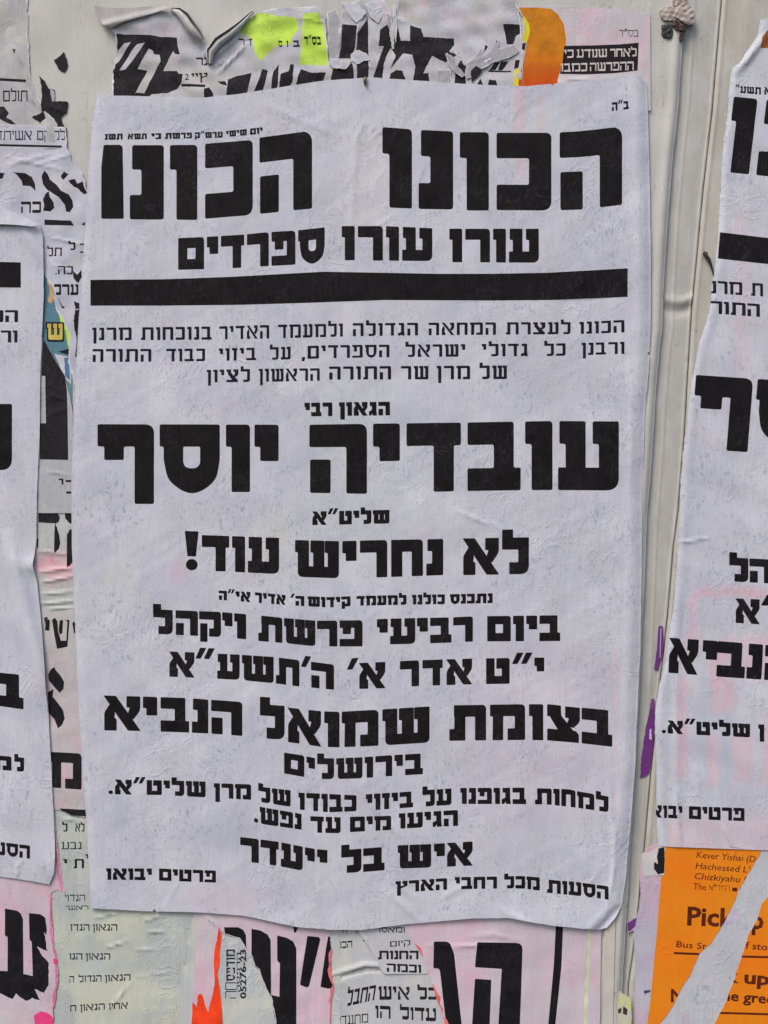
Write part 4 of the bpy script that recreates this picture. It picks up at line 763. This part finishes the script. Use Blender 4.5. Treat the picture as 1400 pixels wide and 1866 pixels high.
sheet(t, 'paper_sheet', rough([(1203, 1143), (1211, 1142), (1213, 1180), (1209, 1204), (1203, 1223), (1196, 1222), (1199, 1190)], .8, 4, 4, True), blend(const(-4.1), wob(68, 30, .15)), P_pu.m, [('white_line', poly([(1207, 1146), (1208.5, 1146), (1207, 1200), (1205.5, 1200)]), C_pw, None), ('white_line', poly([(1201, 1143), (1203.5, 1143), (1200, 1190), (1198, 1190)]), C_pw, None)], cell=4)
M_gray = plain('dull_ink', (70, 66, 72)); 
t = thing('paper_scrap', 'tiny pale scrap with yellow-green stain and scribbles near the post foot', 'scrap', 1130, 1866)
P_sc = paper('stained_scrap', (204, 200, 178), 91, [(lin((214, 216, 130)), .8, 60, .48)], .3); K20 = ink('scribble_ink', (70, 62, 58), P_sc, .3)
sheet(t, 'paper_sheet', rough([(1112, 1800), (1128, 1806), (1150, 1822), (1152, 1860), (1140, 1930), (1108, 1930), (1106, 1850)], 2, 5, 4, True), const(1.0), P_sc.m,
      [('scribble', poly(*[rough(q, .8, i, 3, True) for i, q in enumerate([[(1115, 1818), (1118, 1818), (1118, 1826), (1115, 1824)], [(1121, 1816), (1125, 1818), (1124, 1829), (1121, 1828)], [(1115, 1844), (1122, 1843), (1122, 1846), (1115, 1847)], [(1127, 1842), (1134, 1838), (1133, 1848), (1128, 1850)], [(1137, 1836), (1145, 1842), (1144, 1852), (1137, 1850)], [(1118, 1856), (1124, 1852), (1123, 1866), (1119, 1866)], [(1112, 1862), (1116, 1860), (1116, 1870), (1112, 1870)]])]), K20, None)], 4)
# beige ledges low down beside the post
for xs, lab, off in (([(1104, 1680), (1122, 1676), (1119, 1800), (1114, 2040), (1092, 2040), (1100, 1800)], 'thin beige batten standing left of the foot of the post', 1.2),):
    t = thing('batten', lab, 'batten', 1108, 1866)
    sheet(t, 'painted_face', edge(xs, 3), blend(const(off + 1.2), wob(66, 50, .2)), paint('beige_paint_batten', (206, 198, 184), 15, .2), cell=5, skirt=3)

P_or = paper('orange_paper', (255, 140, 16), 93, [(lin((246, 120, 10)), .5, 14, .5)], .12, stain=.12, k=.7); K21 = ink('flyer_print', (92, 34, 14), P_or, .1)
P_bare = paper('bare_fibre_paper', (202, 202, 206), 94, [(lin((186, 188, 192)), .5, 24, .5)], .3, k=1.3); C_g = ink('ghost_print', (190, 191, 197), P_bare, .1); C_gp = ink('ghost_print_purple', (194, 184, 200), P_bare, .1)
t = thing('flyer', 'bright orange English flyer with a long torn white gash across it, lower right', 'flyer', 1300, 1866)
Hfl = blend(const(-2.5), wob(71, 90, .15))
gash = [(1391, 1553)] + rough([(1388, 1560), (1370, 1590), (1352, 1622), (1336, 1660), (1320, 1690), (1300, 1722), (1278, 1742), (1262, 1780), (1244, 1806), (1228, 1840), (1206, 1870)], 1.0, 4)
gash2 = rough([(1600, 1560), (1430, 1610), (1392, 1650), (1384, 1680), (1368, 1706), (1360, 1732), (1348, 1770), (1338, 1800), (1322, 1840), (1308, 1866), (1270, 1960)], 1.0, 8)
F = math.radians(4.5)
def L(*a, **k): return latin(*a, **k)
sheet(t, 'flyer_sheet', [(1216, 1545), (1300, 1548)] + gash + [(1170, 1940), (1178, 1900), (1188, 1830), (1200, 1700), (1208, 1600)], Hfl, P_or.m,
      [('printed_line', L('Kever Yishai (De', 1271, 1566, 12, F, .006, width=118, shear=.12), K21, None), ('printed_line', L("Hachessed L'av", 1269, 1586, 12, F, .006, width=118, shear=.12), K21, None),
       ('printed_line', L('Chizkiyahu Mel', 1267, 1605, 12, F, .006, width=120, shear=.12), K21, None), ('printed_line', L('The', 1266, 1624, 12, F, .006, width=24) + words([('החיד״א', 1295, 1333)], [(1290, 1616), (1340, 1618)], [(1290, 1626), (1340, 1628)], 8, 10, R=1) + poly([(1338, 1621), (1347, 1621), (1347, 1628), (1338, 1628)]), K21, None),
       ('printed_heading', L('Pick up', 1253, 1689, 34, F * .5, .03, width=152), K21, None), ('printed_line', L('Bus Stop of', 1234, 1730, 12, F, .012, width=104), K21, None),
       ('printed_rule', poly([(1231, 1739), (1310, 1742), (1310, 1746), (1231, 1743)]), K21, None), ('printed_heading', L('N', 1224, 1830, 24, 0, .03), K21, None)], 6)
sheet(t, 'flyer_sheet', [(1640, 1560)] + gash2[1:] + [(1640, 1990)], Hfl, P_or.m,
      [('printed_heading', L('p', 1372, 1696, 34, 0, .03), K21, None), ('printed_line', L('f store', 1362, 1733, 13, F, .014, width=60), K21, None), ('printed_rule', poly([(1340, 1745), (1640, 1752), (1640, 1756), (1340, 1749)]), K21, None),
       ('printed_heading', L('k up', 1322, 1793, 24, F, .034, width=84), K21, None), ('printed_heading', L('the green', 1308, 1826, 19, F, .028, width=122), K21, None), ('printed_rule', poly([(1300, 1848), (1640, 1858), (1640, 1862), (1300, 1852)]), K21, None)], 6)
sheet(t, 'bare_paper', [(1240, 1552), (1640, 1556), (1640, 1990), (1175, 1990), (1195, 1860)], blend(const(-2.85), wob(71, 90, .15), wob(73, 30, .1)), P_bare.m,
      [('ghost_print', words([('בא', 1254, 1300)], flat(1800), flat(1836), 22, 26) + words([('ל', 1350, 1366)], flat(1660), flat(1706), 26, 26), C_g, None), ('ghost_print', poly(rough([(1330, 1664), (1352, 1660), (1350, 1688), (1326, 1690)], 2, 5, 4, True)), C_gp, None)], 6)

P_rp = paper('poster_paper_right', (209, 209, 216), 97, TINT, .55, org=(1400, 1545), soft=[(1268, 1070, 1480, 1090, (232, 172, 182), .55, 6), (1256, 1085, 1274, 1200, (232, 172, 182), .5, 6), (1238, 1235, 1256, 1420, (232, 172, 182), .5, 6),
    (1298, 1165, 1340, 1300, (232, 172, 182), .5, 8), (1350, 1160, 1460, 1240, (232, 172, 182), .45, 8), (1290, 1340, 1312, 1440, (232, 172, 182), .5, 6), (1340, 1335, 1372, 1430, (232, 172, 182), .45, 6), (1390, 1300, 1480, 1430, (232, 180, 184), .4, 8),
    (1220, 1490, 1480, 1560, (232, 180, 184), .35, 14), (1340, 380, 1370, 680, (232, 186, 190), .3, 10), (1278, 1230, 1296, 1480, (170, 184, 200), .4, 8), (1314, 1300, 1338, 1440, (170, 184, 200), .4, 8)]); K22 = ink('poster_black_right', (21, 18, 20), P_rp, .12); K22m = ink('text_black_right', (28, 25, 34), P_rp, .1)
t = thing('poster', 'right poster with its left margin torn away on a slant', 'poster', 1400, 1545, 'black-lettered Hebrew posters')
rl = [(1390, 30), (1384, 60), (1350, 112), (1338, 118), (1332, 150), (1331, 172), (1330, 205), (1322, 250), (1318, 300), (1314, 380), (1311, 430), (1307, 480), (1300, 520), (1298, 550), (1288, 590), (1276, 625), (1270, 660), (1262, 700), (1258, 735), (1254, 780), (1248, 820), (1244, 870), (1240, 960), (1237, 1010), (1234, 1060), (1228, 1120), (1221, 1160), (1215, 1210), (1204, 1250), (1198, 1290), (1196, 1340), (1199, 1400), (1199, 1500), (1202, 1545)]
pr = [(1331, 174), (1382, 177)]
def Hrp(x, y):
    d = x - np.interp(y, [p[1] for p in rl], [p[0] for p in rl])
    return -1.6 + wob(81, 80, .3)(x, y) + 0.6 * np.exp(-((d - 10) / 9.0) ** 2) - 1.0 * np.exp(-(d / 4) ** 2) + crease(1236, 990, 1296, 980, .9, 5)(x, y) + crease(1318, 1500, 1345, 1560, 1.6, 4)(x, y) + crease(1345, 130, 1400, 60, 2.5, 9)(x, y) + crease(1232, 1440, 1246, 1560, .8, 4)(x, y) + 0.8 * np.exp(-((x - 1236) / 8.0) ** 2) * (y > 1080)
sheet(t, 'paper_sheet', rough(rl, 1.4, 6) + [(1390, 1552), (1700, 1556), (1700, 20)], Hrp, P_rp.m,
      [('brown_disc', poly(rough([(1400, 52), (1392, 64), (1388, 84), (1640, 84), (1640, 52)], 1, 4, 4, True)), ink('brown_print', (150, 88, 50), P_rp, .1), None),
       ('text_line', words([('תשע״', 1343, 1390)], [(1340, 153), (1400, 156)], [(1340, 165), (1400, 170)], 27, 26) + words([('א', 1396, 1408)], flat(155), flat(169), 27, 26), K22, None),
       ('headline', letters([('ו', 1340, 1384), ('נ', 1397, 1450)], [(1340, 173), (1384, 177), (1450, 182)], [(1340, 311), (1384, 315), (1450, 322)], 32, 32, skew=-16), K22, None),
       ('black_rule', poly([(1315, 421), (1400, 431), (1700, 450), (1700, 500), (1400, 479), (1311, 469)]), K22, None),
       ('text_line', words([('מרנן', 1287, 1356), ('ת', 1372, 1394)], [(1290, 509), (1400, 515)], [(1290, 532), (1400, 539)], 20, 19), K22m, None), ('text_line', words([('התורה', 1272, 1388)], [(1290, 546), (1400, 553)], [(1290, 569), (1400, 577)], 20, 19), K22m, None),
       ('name_line', letters([('ף', 1271, 1376), ('ס', 1384, 1480)], [(1271, 682), (1376, 689), (1480, 696)], [(1271, 796), (1376, 803), (1480, 810)], 31, 33, skew=-9), K22, None),
       ('text_line', letters([('ל', 1332, 1367), ('ה', 1369, 1410)], [(1332, 1016), (1410, 1020)], [(1332, 1060), (1410, 1064)]), K22, None), ('text_line', letters([('א', 1343, 1388), ('׳', 1392, 1412)], [(1343, 1091), (1410, 1094)], [(1343, 1136), (1410, 1140)]), K22, None),
       ('text_line', letters([('א', 1222, 1277), ('י', 1284, 1311), ('ב', 1311, 1363), ('נ', 1366, 1394), ('ה', 1398, 1450)], [(1222, 1163), (1310, 1169), (1450, 1180)], [(1222, 1227), (1310, 1234), (1450, 1244)], skew=-3), K22, None),
       ('text_line', words([('שליט״א.', 1208, 1370), ('ן', 1385, 1396)], [(1216, 1314), (1396, 1322)], [(1216, 1338), (1396, 1347)]), K22, None),
       ('text_line', words([('יבואו', 1178, 1246), ('פרטים', 1258, 1360)], [(1190, 1469), (1360, 1475)], [(1190, 1492), (1360, 1499)], 27, 28), K22, None)], 6)

# --- broken knob of putty over the bolt, burnt twist of paper, nail
def lump(name, th, outl, h0, amp, mat, seed):
    cx = sum(p[0] for p in outl) / len(outl); cy = sum(p[1] for p in outl) / len(outl); rr = max(math.hypot(p[0] - cx, p[1] - cy) for p in outl)
    H = lambda x, y: h0 + amp * np.sqrt(np.clip(1 - ((x - cx) ** 2 + (y - cy) ** 2) / (rr * 1.12) ** 2, 0.02, 1)) + wob(seed, 14, .55)(x, y) + wob(seed + 1, 5, .22)(x, y)
    sheet(th, name, rough(outl, 1.3, seed, 3, True), H, mat, cell=2.2, skirt=amp + h0)
M_hole = plain('rubber_black', (42, 42, 40)); M_rust = plain('rusty_brown', (64, 40, 34)); M_burn = plain('burnt_paper', (52, 40, 32)); M_nail = plain('brass_nail', (120, 110, 84), .4, .6)
t = thing('putty_lump', 'broken pinkish lump of putty over a dark bolt at the post top', 'lump', 1235, 40)
lump('putty', t, [(1203, 18), (1212, 12), (1228, 10), (1236, 16), (1234, 33), (1222, 38), (1210, 36), (1204, 30)], 1.0, 2.4, M_lump, 1)
lump('putty', t, [(1230, 14), (1244, 6), (1262, 12), (1267, 28), (1264, 44), (1250, 43), (1240, 36), (1231, 30)], 1.4, 3.0, M_lump, 3)
lump('putty', t, [(1226, -20), (1246, -20), (1250, 4), (1240, 13), (1228, 8)], 0.8, 2.4, M_lump, 5)
lump('bolt_head', t, [(1207, 44), (1226, 42), (1228, 58), (1224, 68), (1211, 67), (1206, 60)], .4, 2.0, M_hole, 7)
lump('dark_socket', t, [(1228, 34), (1246, 44), (1253, 47), (1244, 54), (1232, 54), (1226, 44)], 1.0, 2.4, M_rust, 9)
lump('dark_socket', t, [(1242, 55), (1250, 53), (1250, 62), (1246, 71), (1240, 75), (1238, 68)], .3, 1.5, M_rust, 11)
def tube(name, pts, r, mat, th, K=8):
    co, F = [], []
    for i, (x, y, hh) in enumerate(pts):
        x1, y1, _ = pts[min(i + 1, len(pts) - 1)]; x0, y0, _ = pts[max(i - 1, 0)]; Ln = math.hypot(x1 - x0, y1 - y0); nx, ny = -(y1 - y0) / Ln, (x1 - x0) / Ln
        for j in range(K):
            a = math.tau * j / K; rr = r[i] * (1 + .35 * hsh(i * 5 + j, 2)); co.append((x + nx * rr * math.cos(a), y + ny * rr * math.cos(a), hh + rr * S * 1000 * math.sin(a)))
    for i in range(len(pts) - 1):
        for j in range(K): a = i * K + j; b = i * K + (j + 1) % K; F.append((a, b, b + K, a + K))
    return mesh_obj(name, np.array(co), np.array(F), None, mat, th, (th.location.x, th.location.z))
t = thing('burnt_twist', 'dark burnt twist of paper beside the left edge of the right poster', 'scrap', 1296, 470)
tube('twisted_strip', [(1286, 456, -2), (1288, 460, -1.5), (1291, 466, -1.5), (1294, 472, -1.5), (1298, 479, -1.5), (1301, 488, -2), (1303, 500, -2)], [1.5, 4, 3, 3.6, 2.4, 2, .8], M_burn, t)
t = thing('nail', 'small brass-coloured nail head pushed through the top edge of the main poster', 'nail', 665, 147)
tube('nail_head', [(668, 141, 6), (666, 144, 6.6), (665, 148, 6.8), (665, 153, 6.6), (666, 158, 6)], [1.2, 2.6, 3.2, 2.6, .8], M_nail, t)

# ================================================================== the complete poster in the middle
P_main = paper('poster_paper', (209, 209, 216), 101, TINT, .6, org=(660, 1680), soft=[(310, 1020, 345, 1060, (236, 160, 176), 0.25, 10), (460, 940, 520, 1060, (214, 216, 176), .2, 22), (190, 1030, 250, 1070, (214, 216, 176), .2, 14), (1116, 1180, 1124, 1460, (236, 176, 190), .25, 4),
    (860, 1200, 1120, 1480, (216, 190, 204), .25, 60), (940, 150, 955, 330, (232, 170, 170), .35, 7), (985, 160, 992, 300, (232, 170, 170), .3, 5), (560, 700, 760, 1000, (190, 200, 190), .15, 60), (340, 1500, 480, 1560, (176, 176, 190), .3, 20), (180, 190, 420, 230, (180, 182, 200), .3, 16), (620, 230, 720, 420, (214, 206, 196), .3, 30), (340, 1610, 460, 1670, (226, 190, 204), .3, 14)]); K = ink('poster_black', (21, 18, 19), P_main, .14); Km = ink('poster_text_black', (26, 23, 32), P_main, .1)
t = thing('poster', 'the complete white poster in the middle, full of black Hebrew lettering', 'poster', 660, 1680, 'black-lettered Hebrew posters')
out = edge([(176, 171), (200, 174), (300, 177), (370, 178), (430, 172), (520, 158), (600, 146), (680, 141), (760, 147), (850, 153), (960, 157), (1004, 153), (1007, 156), (1011, 152), (1080, 146), (1150, 137), (1170, 140), (1180, 152)], 3) + \
      edge([(1184, 300), (1187, 480), (1186, 600), (1184, 640), (1180, 644), (1184, 649), (1183, 670), (1176, 760), (1171, 900), (1170, 1040), (1168, 1180), (1164, 1260), (1158, 1400), (1148, 1520), (1141, 1600), (1134, 1650), (1122, 1672), (1106, 1690), (1092, 1694)], 5) + \
      edge([(1060, 1691), (1000, 1685), (950, 1676), (925, 1672), (860, 1673), (740, 1684), (660, 1694), (600, 1693), (540, 1688), (440, 1668), (360, 1662), (285, 1661), (282, 1656), (278, 1661), (166, 1655)], 7) + \
      edge([(163, 1600), (158, 1500), (150, 1400), (142, 1260), (136, 1120), (131, 1000), (130, 880), (134, 760), (142, 600), (152, 460), (160, 320), (168, 220)], 9)
OY = [150, 480, 600, 660, 760, 900, 1040, 1180, 1260, 1400, 1520, 1600, 1650, 1694]; OX = [1180, 1187, 1186, 1184, 1176, 1171, 1170, 1168, 1164, 1158, 1148, 1141, 1134, 1092]
cre = [crease(655, 190, 640, 420, .9, 10), crease(690, 260, 760, 420, .7, 12), crease(555, 690, 620, 780, .9, 7), crease(585, 660, 640, 740, .6, 6), crease(1085, 800, 1080, 1000, .6, 10), crease(830, 930, 900, 960, 1.0, 6), crease(900, 950, 925, 985, .9, 5),
       crease(560, 1315, 610, 1385, 1.3, 6), crease(590, 1260, 640, 1330, .7, 8), crease(640, 1420, 760, 1560, 1.2, 9), crease(700, 1380, 740, 1500, .8, 7), crease(480, 1230, 440, 1330, .7, 16), crease(870, 1600, 800, 1640, .9, 10), crease(1110, 1420, 1122, 1560, 1.3, 6), crease(1122, 1500, 1115, 1620, 1.1, 5), crease(1128, 1540, 1100, 1680, 1.0, 7),
       crease(250, 1440, 268, 1560, .5, 5), crease(700, 1620, 780, 1690, 1.1, 9), crease(760, 1640, 720, 1610, .6, 6), crease(250, 230, 270, 420, .4, 20), crease(480, 190, 620, 250, .7, 10), crease(740, 210, 700, 300, .7, 9), crease(910, 1655, 980, 1690, 1.3, 9), crease(330, 1600, 300, 1655, .4, 7), crease(880, 300, 940, 360, .4, 8),
       crease(420, 1080, 600, 1170, .5, 26), crease(440, 1460, 640, 1520, .6, 30), crease(720, 1330, 900, 1290, .5, 24), crease(1150, 560, 1150, 900, .5, 7), crease(1060, 640, 1090, 820, .5, 9)]
rc = random.Random(12)
for cx_, cy_, rr_, nn_, am_ in ((680, 270, 80, 16, .55), (1080, 330, 60, 8, .4), (600, 1390, 70, 8, .45), (250, 480, 60, 6, .3), (860, 960, 60, 6, .4), (600, 730, 50, 6, .4), (1110, 1560, 40, 7, .5), (400, 1420, 70, 6, .35), (900, 200, 80, 7, .4), (760, 1600, 80, 8, .45), (1150, 800, 30, 5, .35)):
    for _ in range(nn_):
        a_ = rc.gauss(1.35, .55); l_ = rc.uniform(18, 70); x_, y_ = cx_ + rc.gauss(0, rr_ * .6), cy_ + rc.gauss(0, rr_ * .6)
        cre.append(crease(x_, y_, x_ + l_ * math.cos(a_), y_ + l_ * math.sin(a_), am_ * rc.uniform(.4, 1), rc.uniform(4.6, 7)))
wm1, wm2, wm3 = wob(91, 260, .6), wob(93, 75, .26), wob(94, 34, .07)
def Hm(x, y):
    d = np.interp(y, OY, OX) - x
    h = 4.3 + wm1(x, y) + wm2(x, y) + wm3(x, y) + 0.7 * np.exp(-((d - 22) / 9.0) ** 2) - 1.7 * np.exp(-(d / 9.0) ** 2)
    h = h - 0.8 * np.exp(-((x - np.interp(y, [170, 460, 740, 1000, 1260, 1500, 1655], [170, 152, 134, 131, 142, 158, 166])) / 8.0) ** 2)
    h = h + 2.0 * np.exp(-(((x - 1000) / 150) ** 2 + ((y - 1700) / 40) ** 2)) + 1.5 * np.exp(-(((x - 560) / 160) ** 2 + ((y - 1700) / 36) ** 2))
    for c in cre: h = h + 0.75 * c(x, y)
    return h
B_ = lambda *p: list(p)
inks = [
 ('corner_text', words([('ב״ה', 1115, 1146)], [(1115, 187), (1146, 184)], [(1115, 203), (1146, 199)], 28, 28), Km, None),
 ('date_line', words([('תשנ', 191, 224), ('תשא', 233, 268), ('כי', 276, 294), ('פרשת', 301, 350), ('ערש״ק', 355, 406), ('שישי', 412, 450), ('יום', 456, 479)], [(190, 244), (280, 243), (400, 240), (480, 232)], [(190, 255), (280, 254), (400, 251), (480, 244)], 31, 30), K, None),
 ('headline', letters([('ו', 697, 751), ('נ', 763, 826), ('כ', 905, 1005), ('ה', 1020, 1134)], B_((697, 232), (760, 237), (880, 242), (1000, 242), (1060, 239), (1120, 232), (1134, 234)), B_((697, 378), (760, 381), (880, 383), (1000, 384), (1062, 382), (1134, 373))) + letters([('ו', 838, 891)], flat(241), flat(384)), K, 'right half of the large headline'),
 ('headline', letters([('נ', 237, 299), ('ו', 310, 360), ('כ', 374, 461), ('ה', 473, 569)], B_((237, 265), (360, 264), (374, 262), (461, 255), (473, 251), (555, 240), (569, 243)), B_((237, 400), (360, 401), (374, 399), (461, 392), (475, 390), (569, 380))) + [([rnd([(189, 264), (224, 264, 8), (226, 399), (185, 399), (185, 305)], 3)], [])], K, 'left half of the large headline, its last letter trimmed'),
 ('subheading', words([('ספרדים', 325, 592), ('עורו', 623, 788), ('עורו', 819, 982)], B_((325, 434), (370, 432), (440, 428), (490, 423), (540, 420), (592, 414), (622, 412), (700, 412), (788, 416), (819, 417), (982, 417)), B_((325, 492), (370, 491), (410, 490), (490, 485), (540, 482), (592, 477), (622, 474), (788, 476), (819, 478), (982, 479)), gap=9), K, None),
 ('black_rule', poly([(165, 510), (300, 509), (420, 505), (520, 499), (590, 495), (700, 497), (800, 499), (900, 499), (1000, 497), (1144, 489)] + [(1144, 541), (1000, 547), (900, 548), (700, 547), (560, 552), (430, 556), (300, 557), (165, 557)]), K, None),
 ('text_line', words([('מרנן', 168, 240), ('בנוכחות', 257, 386), ('האדיר', 400, 491), ('ולמעמד', 507, 625), ('הגדולה', 643, 762), ('המחאה', 781, 904), ('לעצרת', 922, 1040), ('הכונו', 1056, 1138)], B_((168, 597), (400, 595), (500, 592), (640, 589), (780, 588), (1050, 587), (1138, 583)), B_((168, 620), (400, 619), (500, 617), (640, 613), (780, 611), (1050, 609), (1138, 606)), 20, 19, 15), Km, None),
 ('text_line', words([('התורה', 169, 276), ('כבוד', 303, 374), ('ביזוי', 399, 467), ('על', 492, 530), ('הספרדים,', 550, 710), ('ישראל', 739, 848), ('גדולי', 878, 962), ('כל', 992, 1031), ('ורבנן', 1060, 1138)], B_((169, 636), (400, 635), (492, 633), (600, 629), (710, 628), (850, 627), (1000, 626), (1138, 623)), B_((169, 660), (400, 658), (492, 656), (600, 653), (710, 651), (850, 650), (1000, 649), (1138, 645)), 20, 19, 15), Km, None),
 ('text_line', words([('לציון', 377, 456), ('הראשון', 472, 583), ('התורה', 600, 713), ('שר', 731, 781), ('מרן', 796, 857), ('של', 874, 924)], B_((377, 674), (480, 672), (583, 671), (600, 668), (713, 667), (924, 666)), B_((377, 697), (480, 696), (583, 694), (600, 692), (924, 691)), 20, 19, 15), Km, None),
 ('text_line', words([('רבי', 555, 606), ('הגאון', 618, 711)], B_((555, 734), (711, 732)), B_((555, 759), (711, 757)), 32, 31), K, None),
 ('name_line', letters([('ף', 178, 281), ('ס', 291, 401), ('ו', 412, 456), ('י', 464, 508), ('ה', 564, 669), ('י', 680, 729), ('ד', 741, 840), ('ב', 852, 949), ('ו', 957, 1007), ('ע', 1017, 1128)], B_((178, 773), (564, 774), (680, 772), (850, 770), (1010, 767), (1128, 768)), B_((178, 896), (500, 897), (668, 900), (800, 896), (900, 894), (1000, 893), (1128, 894))), K, None),
 ('text_line', words([('שליט״א', 569, 710)], B_((569, 932), (710, 929)), B_((569, 957), (710, 954)), 32, 31), K, None),
 ('text_line', letters([('!', 337, 363), ('ד', 368, 418), ('ו', 423, 447), ('ע', 452, 509), ('ש', 538, 618), ('י', 624, 650), ('ר', 656, 706), ('ח', 713, 771), ('נ', 777, 808), ('א', 843, 910), ('ל', 915, 964)], B_((337, 974), (400, 976), (509, 980), (540, 984), (620, 986), (700, 984), (808, 982), (850, 981), (964, 979)), B_((337, 1040), (400, 1041), (509, 1046), (540, 1051), (620, 1054), (700, 1052), (808, 1048), (850, 1048), (964, 1046))), K, None),
 ('text_line', words([('אי״ה', 399, 457), ('אדיר', 465, 521), ('ה׳', 530, 555), ('קידוש', 561, 639), ('למעמד', 650, 741), ('כולנו', 751, 811), ('נתכנס', 820, 898)], B_((399, 1076), (465, 1079), (530, 1085), (600, 1088), (650, 1086), (741, 1084), (811, 1083), (898, 1081)), B_((399, 1093), (465, 1098), (530, 1103), (600, 1107), (650, 1104), (741, 1102), (811, 1101), (898, 1099)), 32, 30), K, None),
 ('text_line', letters([('ל', 279, 315), ('ה', 320, 361), ('ק', 363, 403), ('י', 405, 424), ('ו', 427, 449), ('ת', 471, 515), ('ש', 518, 575), ('ר', 578, 615), ('פ', 619, 661), ('י', 687, 707), ('ע', 711, 757), ('י', 760, 780), ('ב', 784, 823), ('ר', 826, 862), ('ם', 888, 931), ('ו', 935, 955), ('י', 959, 979), ('ב', 983, 1021)], B_((279, 1110), (320, 1112), (400, 1115), (449, 1119), (471, 1121), (520, 1126), (578, 1131), (661, 1130), (687, 1128), (757, 1126), (823, 1125), (862, 1123), (1021, 1121)), B_((279, 1155), (320, 1157), (400, 1161), (449, 1165), (471, 1168), (520, 1172), (578, 1178), (661, 1178), (687, 1175), (757, 1173), (823, 1171), (862, 1169), (1021, 1168))), K, None),
 ('text_line', letters([('א', 308, 355), ('״', 358, 390), ('ע', 396, 437), ('ש', 441, 499), ('ת', 503, 546), ('׳', 550, 565), ('ה', 567, 609), ('׳', 634, 651), ('א', 654, 703), ('ר', 729, 764), ('ד', 770, 807), ('א', 813, 861), ('ט', 886, 929), ('״', 935, 969), ('י', 974, 992)], B_((308, 1187), (355, 1189), (437, 1193), (499, 1197), (546, 1203), (609, 1211), (634, 1209), (703, 1206), (764, 1203), (860, 1200), (992, 1198)), B_((308, 1233), (355, 1235), (437, 1239), (499, 1245), (546, 1251), (609, 1257), (634, 1256), (703, 1254), (764, 1250), (860, 1247), (992, 1245))), K, None),
 ('text_line', letters([('א', 189, 257), ('י', 261, 287), ('ב', 293, 345), ('נ', 350, 380), ('ה', 385, 442), ('ל', 474, 519), ('א', 524, 586), ('ו', 591, 619), ('מ', 623, 690), ('ש', 697, 783), ('ת', 819, 886), ('מ', 893, 957), ('ו', 964, 990), ('צ', 997, 1057), ('ב', 1060, 1116)], B_((189, 1267), (260, 1269), (345, 1272), (385, 1275), (442, 1279), (474, 1283), (519, 1286), (524, 1289), (586, 1296), (620, 1297), (690, 1293), (783, 1287), (819, 1285), (957, 1283), (1000, 1283), (1057, 1289), (1116, 1295)), B_((189, 1331), (260, 1332), (345, 1335), (385, 1337), (442, 1341), (474, 1345), (519, 1348), (524, 1352), (586, 1361), (620, 1362), (690, 1359), (783, 1353), (819, 1350), (957, 1348), (1000, 1349), (1057, 1354), (1116, 1361))), K, None),
 ('text_line', words([('בירושלים', 518, 771)], B_((517, 1371), (550, 1376), (572, 1381), (605, 1382), (660, 1380), (714, 1376), (771, 1373)), B_((517, 1409), (550, 1415), (572, 1419), (605, 1420), (660, 1418), (714, 1414), (771, 1411)), 28, 30), K, None),
 ('text_line', words([('שליט״א.', 198, 375), ('מרן', 390, 458), ('של', 471, 530), ('כבודו', 544, 650), ('ביזוי', 667, 753), ('על', 770, 823), ('בגופנו', 839, 959), ('למחות', 975, 1109)], B_((198, 1420), (300, 1422), (375, 1424), (390, 1427), (457, 1429), (480, 1434), (530, 1440), (544, 1444), (650, 1449), (667, 1447), (753, 1442), (770, 1440), (822, 1437), (839, 1436), (959, 1435), (975, 1436), (1035, 1438), (1060, 1443), (1108, 1451)), B_((198, 1447), (300, 1449), (375, 1453), (457, 1457), (480, 1462), (530, 1470), (544, 1475), (600, 1480), (650, 1478), (753, 1471), (822, 1467), (839, 1465), (959, 1465), (1000, 1466), (1060, 1473), (1108, 1480)), 28, 30), K, None),
 ('text_line', words([('נפש.', 463, 550), ('עד', 566, 621), ('מים', 638, 713), ('הגיעו', 727, 835)], B_((463, 1466), (476, 1470), (550, 1483), (566, 1487), (621, 1489), (640, 1488), (713, 1486), (727, 1482), (835, 1476)), B_((463, 1498), (476, 1501), (550, 1512), (566, 1517), (621, 1518), (640, 1516), (713, 1512), (727, 1510), (835, 1505)), 28, 30), K, None),
 ('text_line', letters([('ר', 438, 472), ('ד', 475, 508), ('ע', 512, 552), ('י', 556, 574), ('י', 578, 597), ('ל', 622, 659), ('ב', 662, 701), ('ש', 725, 786), ('י', 791, 811), ('א', 814, 862)], B_((438, 1525), (472, 1529), (508, 1534), (552, 1543), (575, 1547), (597, 1549), (622, 1549), (659, 1546), (701, 1543), (725, 1540), (786, 1538), (862, 1533)), B_((438, 1569), (472, 1573), (508, 1578), (552, 1587), (575, 1591), (597, 1593), (622, 1591), (659, 1589), (701, 1586), (725, 1583), (786, 1581), (862, 1577))), K, None),
 ('text_line', words([('הארץ', 721, 815), ('רחבי', 829, 906), ('מכל', 919, 984), ('הסעות', 997, 1109)], B_((721, 1606), (815, 1600), (829, 1598), (906, 1597), (950, 1596), (984, 1599), (997, 1603), (1050, 1607), (1109, 1615)), B_((721, 1627), (815, 1621), (829, 1620), (906, 1619), (950, 1619), (984, 1623), (997, 1627), (1050, 1632), (1109, 1639)), 27, 28), K, None),
 ('text_line', words([('יבואו', 194, 277), ('פרטים', 290, 394)], B_((194, 1582), (300, 1583), (394, 1586)), B_((194, 1603), (300, 1605), (394, 1608)), 27, 28), K, None),
]
sheet(t, 'paper_sheet', out, Hm, P_main.m, inks, cell=5.2, guides=offs([(a - 1.5, b) for a, b in zip(OX, OY)][:12], (-2, -5, -9, -14, -20, -27)))
print('meshes', len(bpy.data.objects), 'tris', sum(len(o.data.polygons) for o in bpy.data.objects if o.type == 'MESH'))
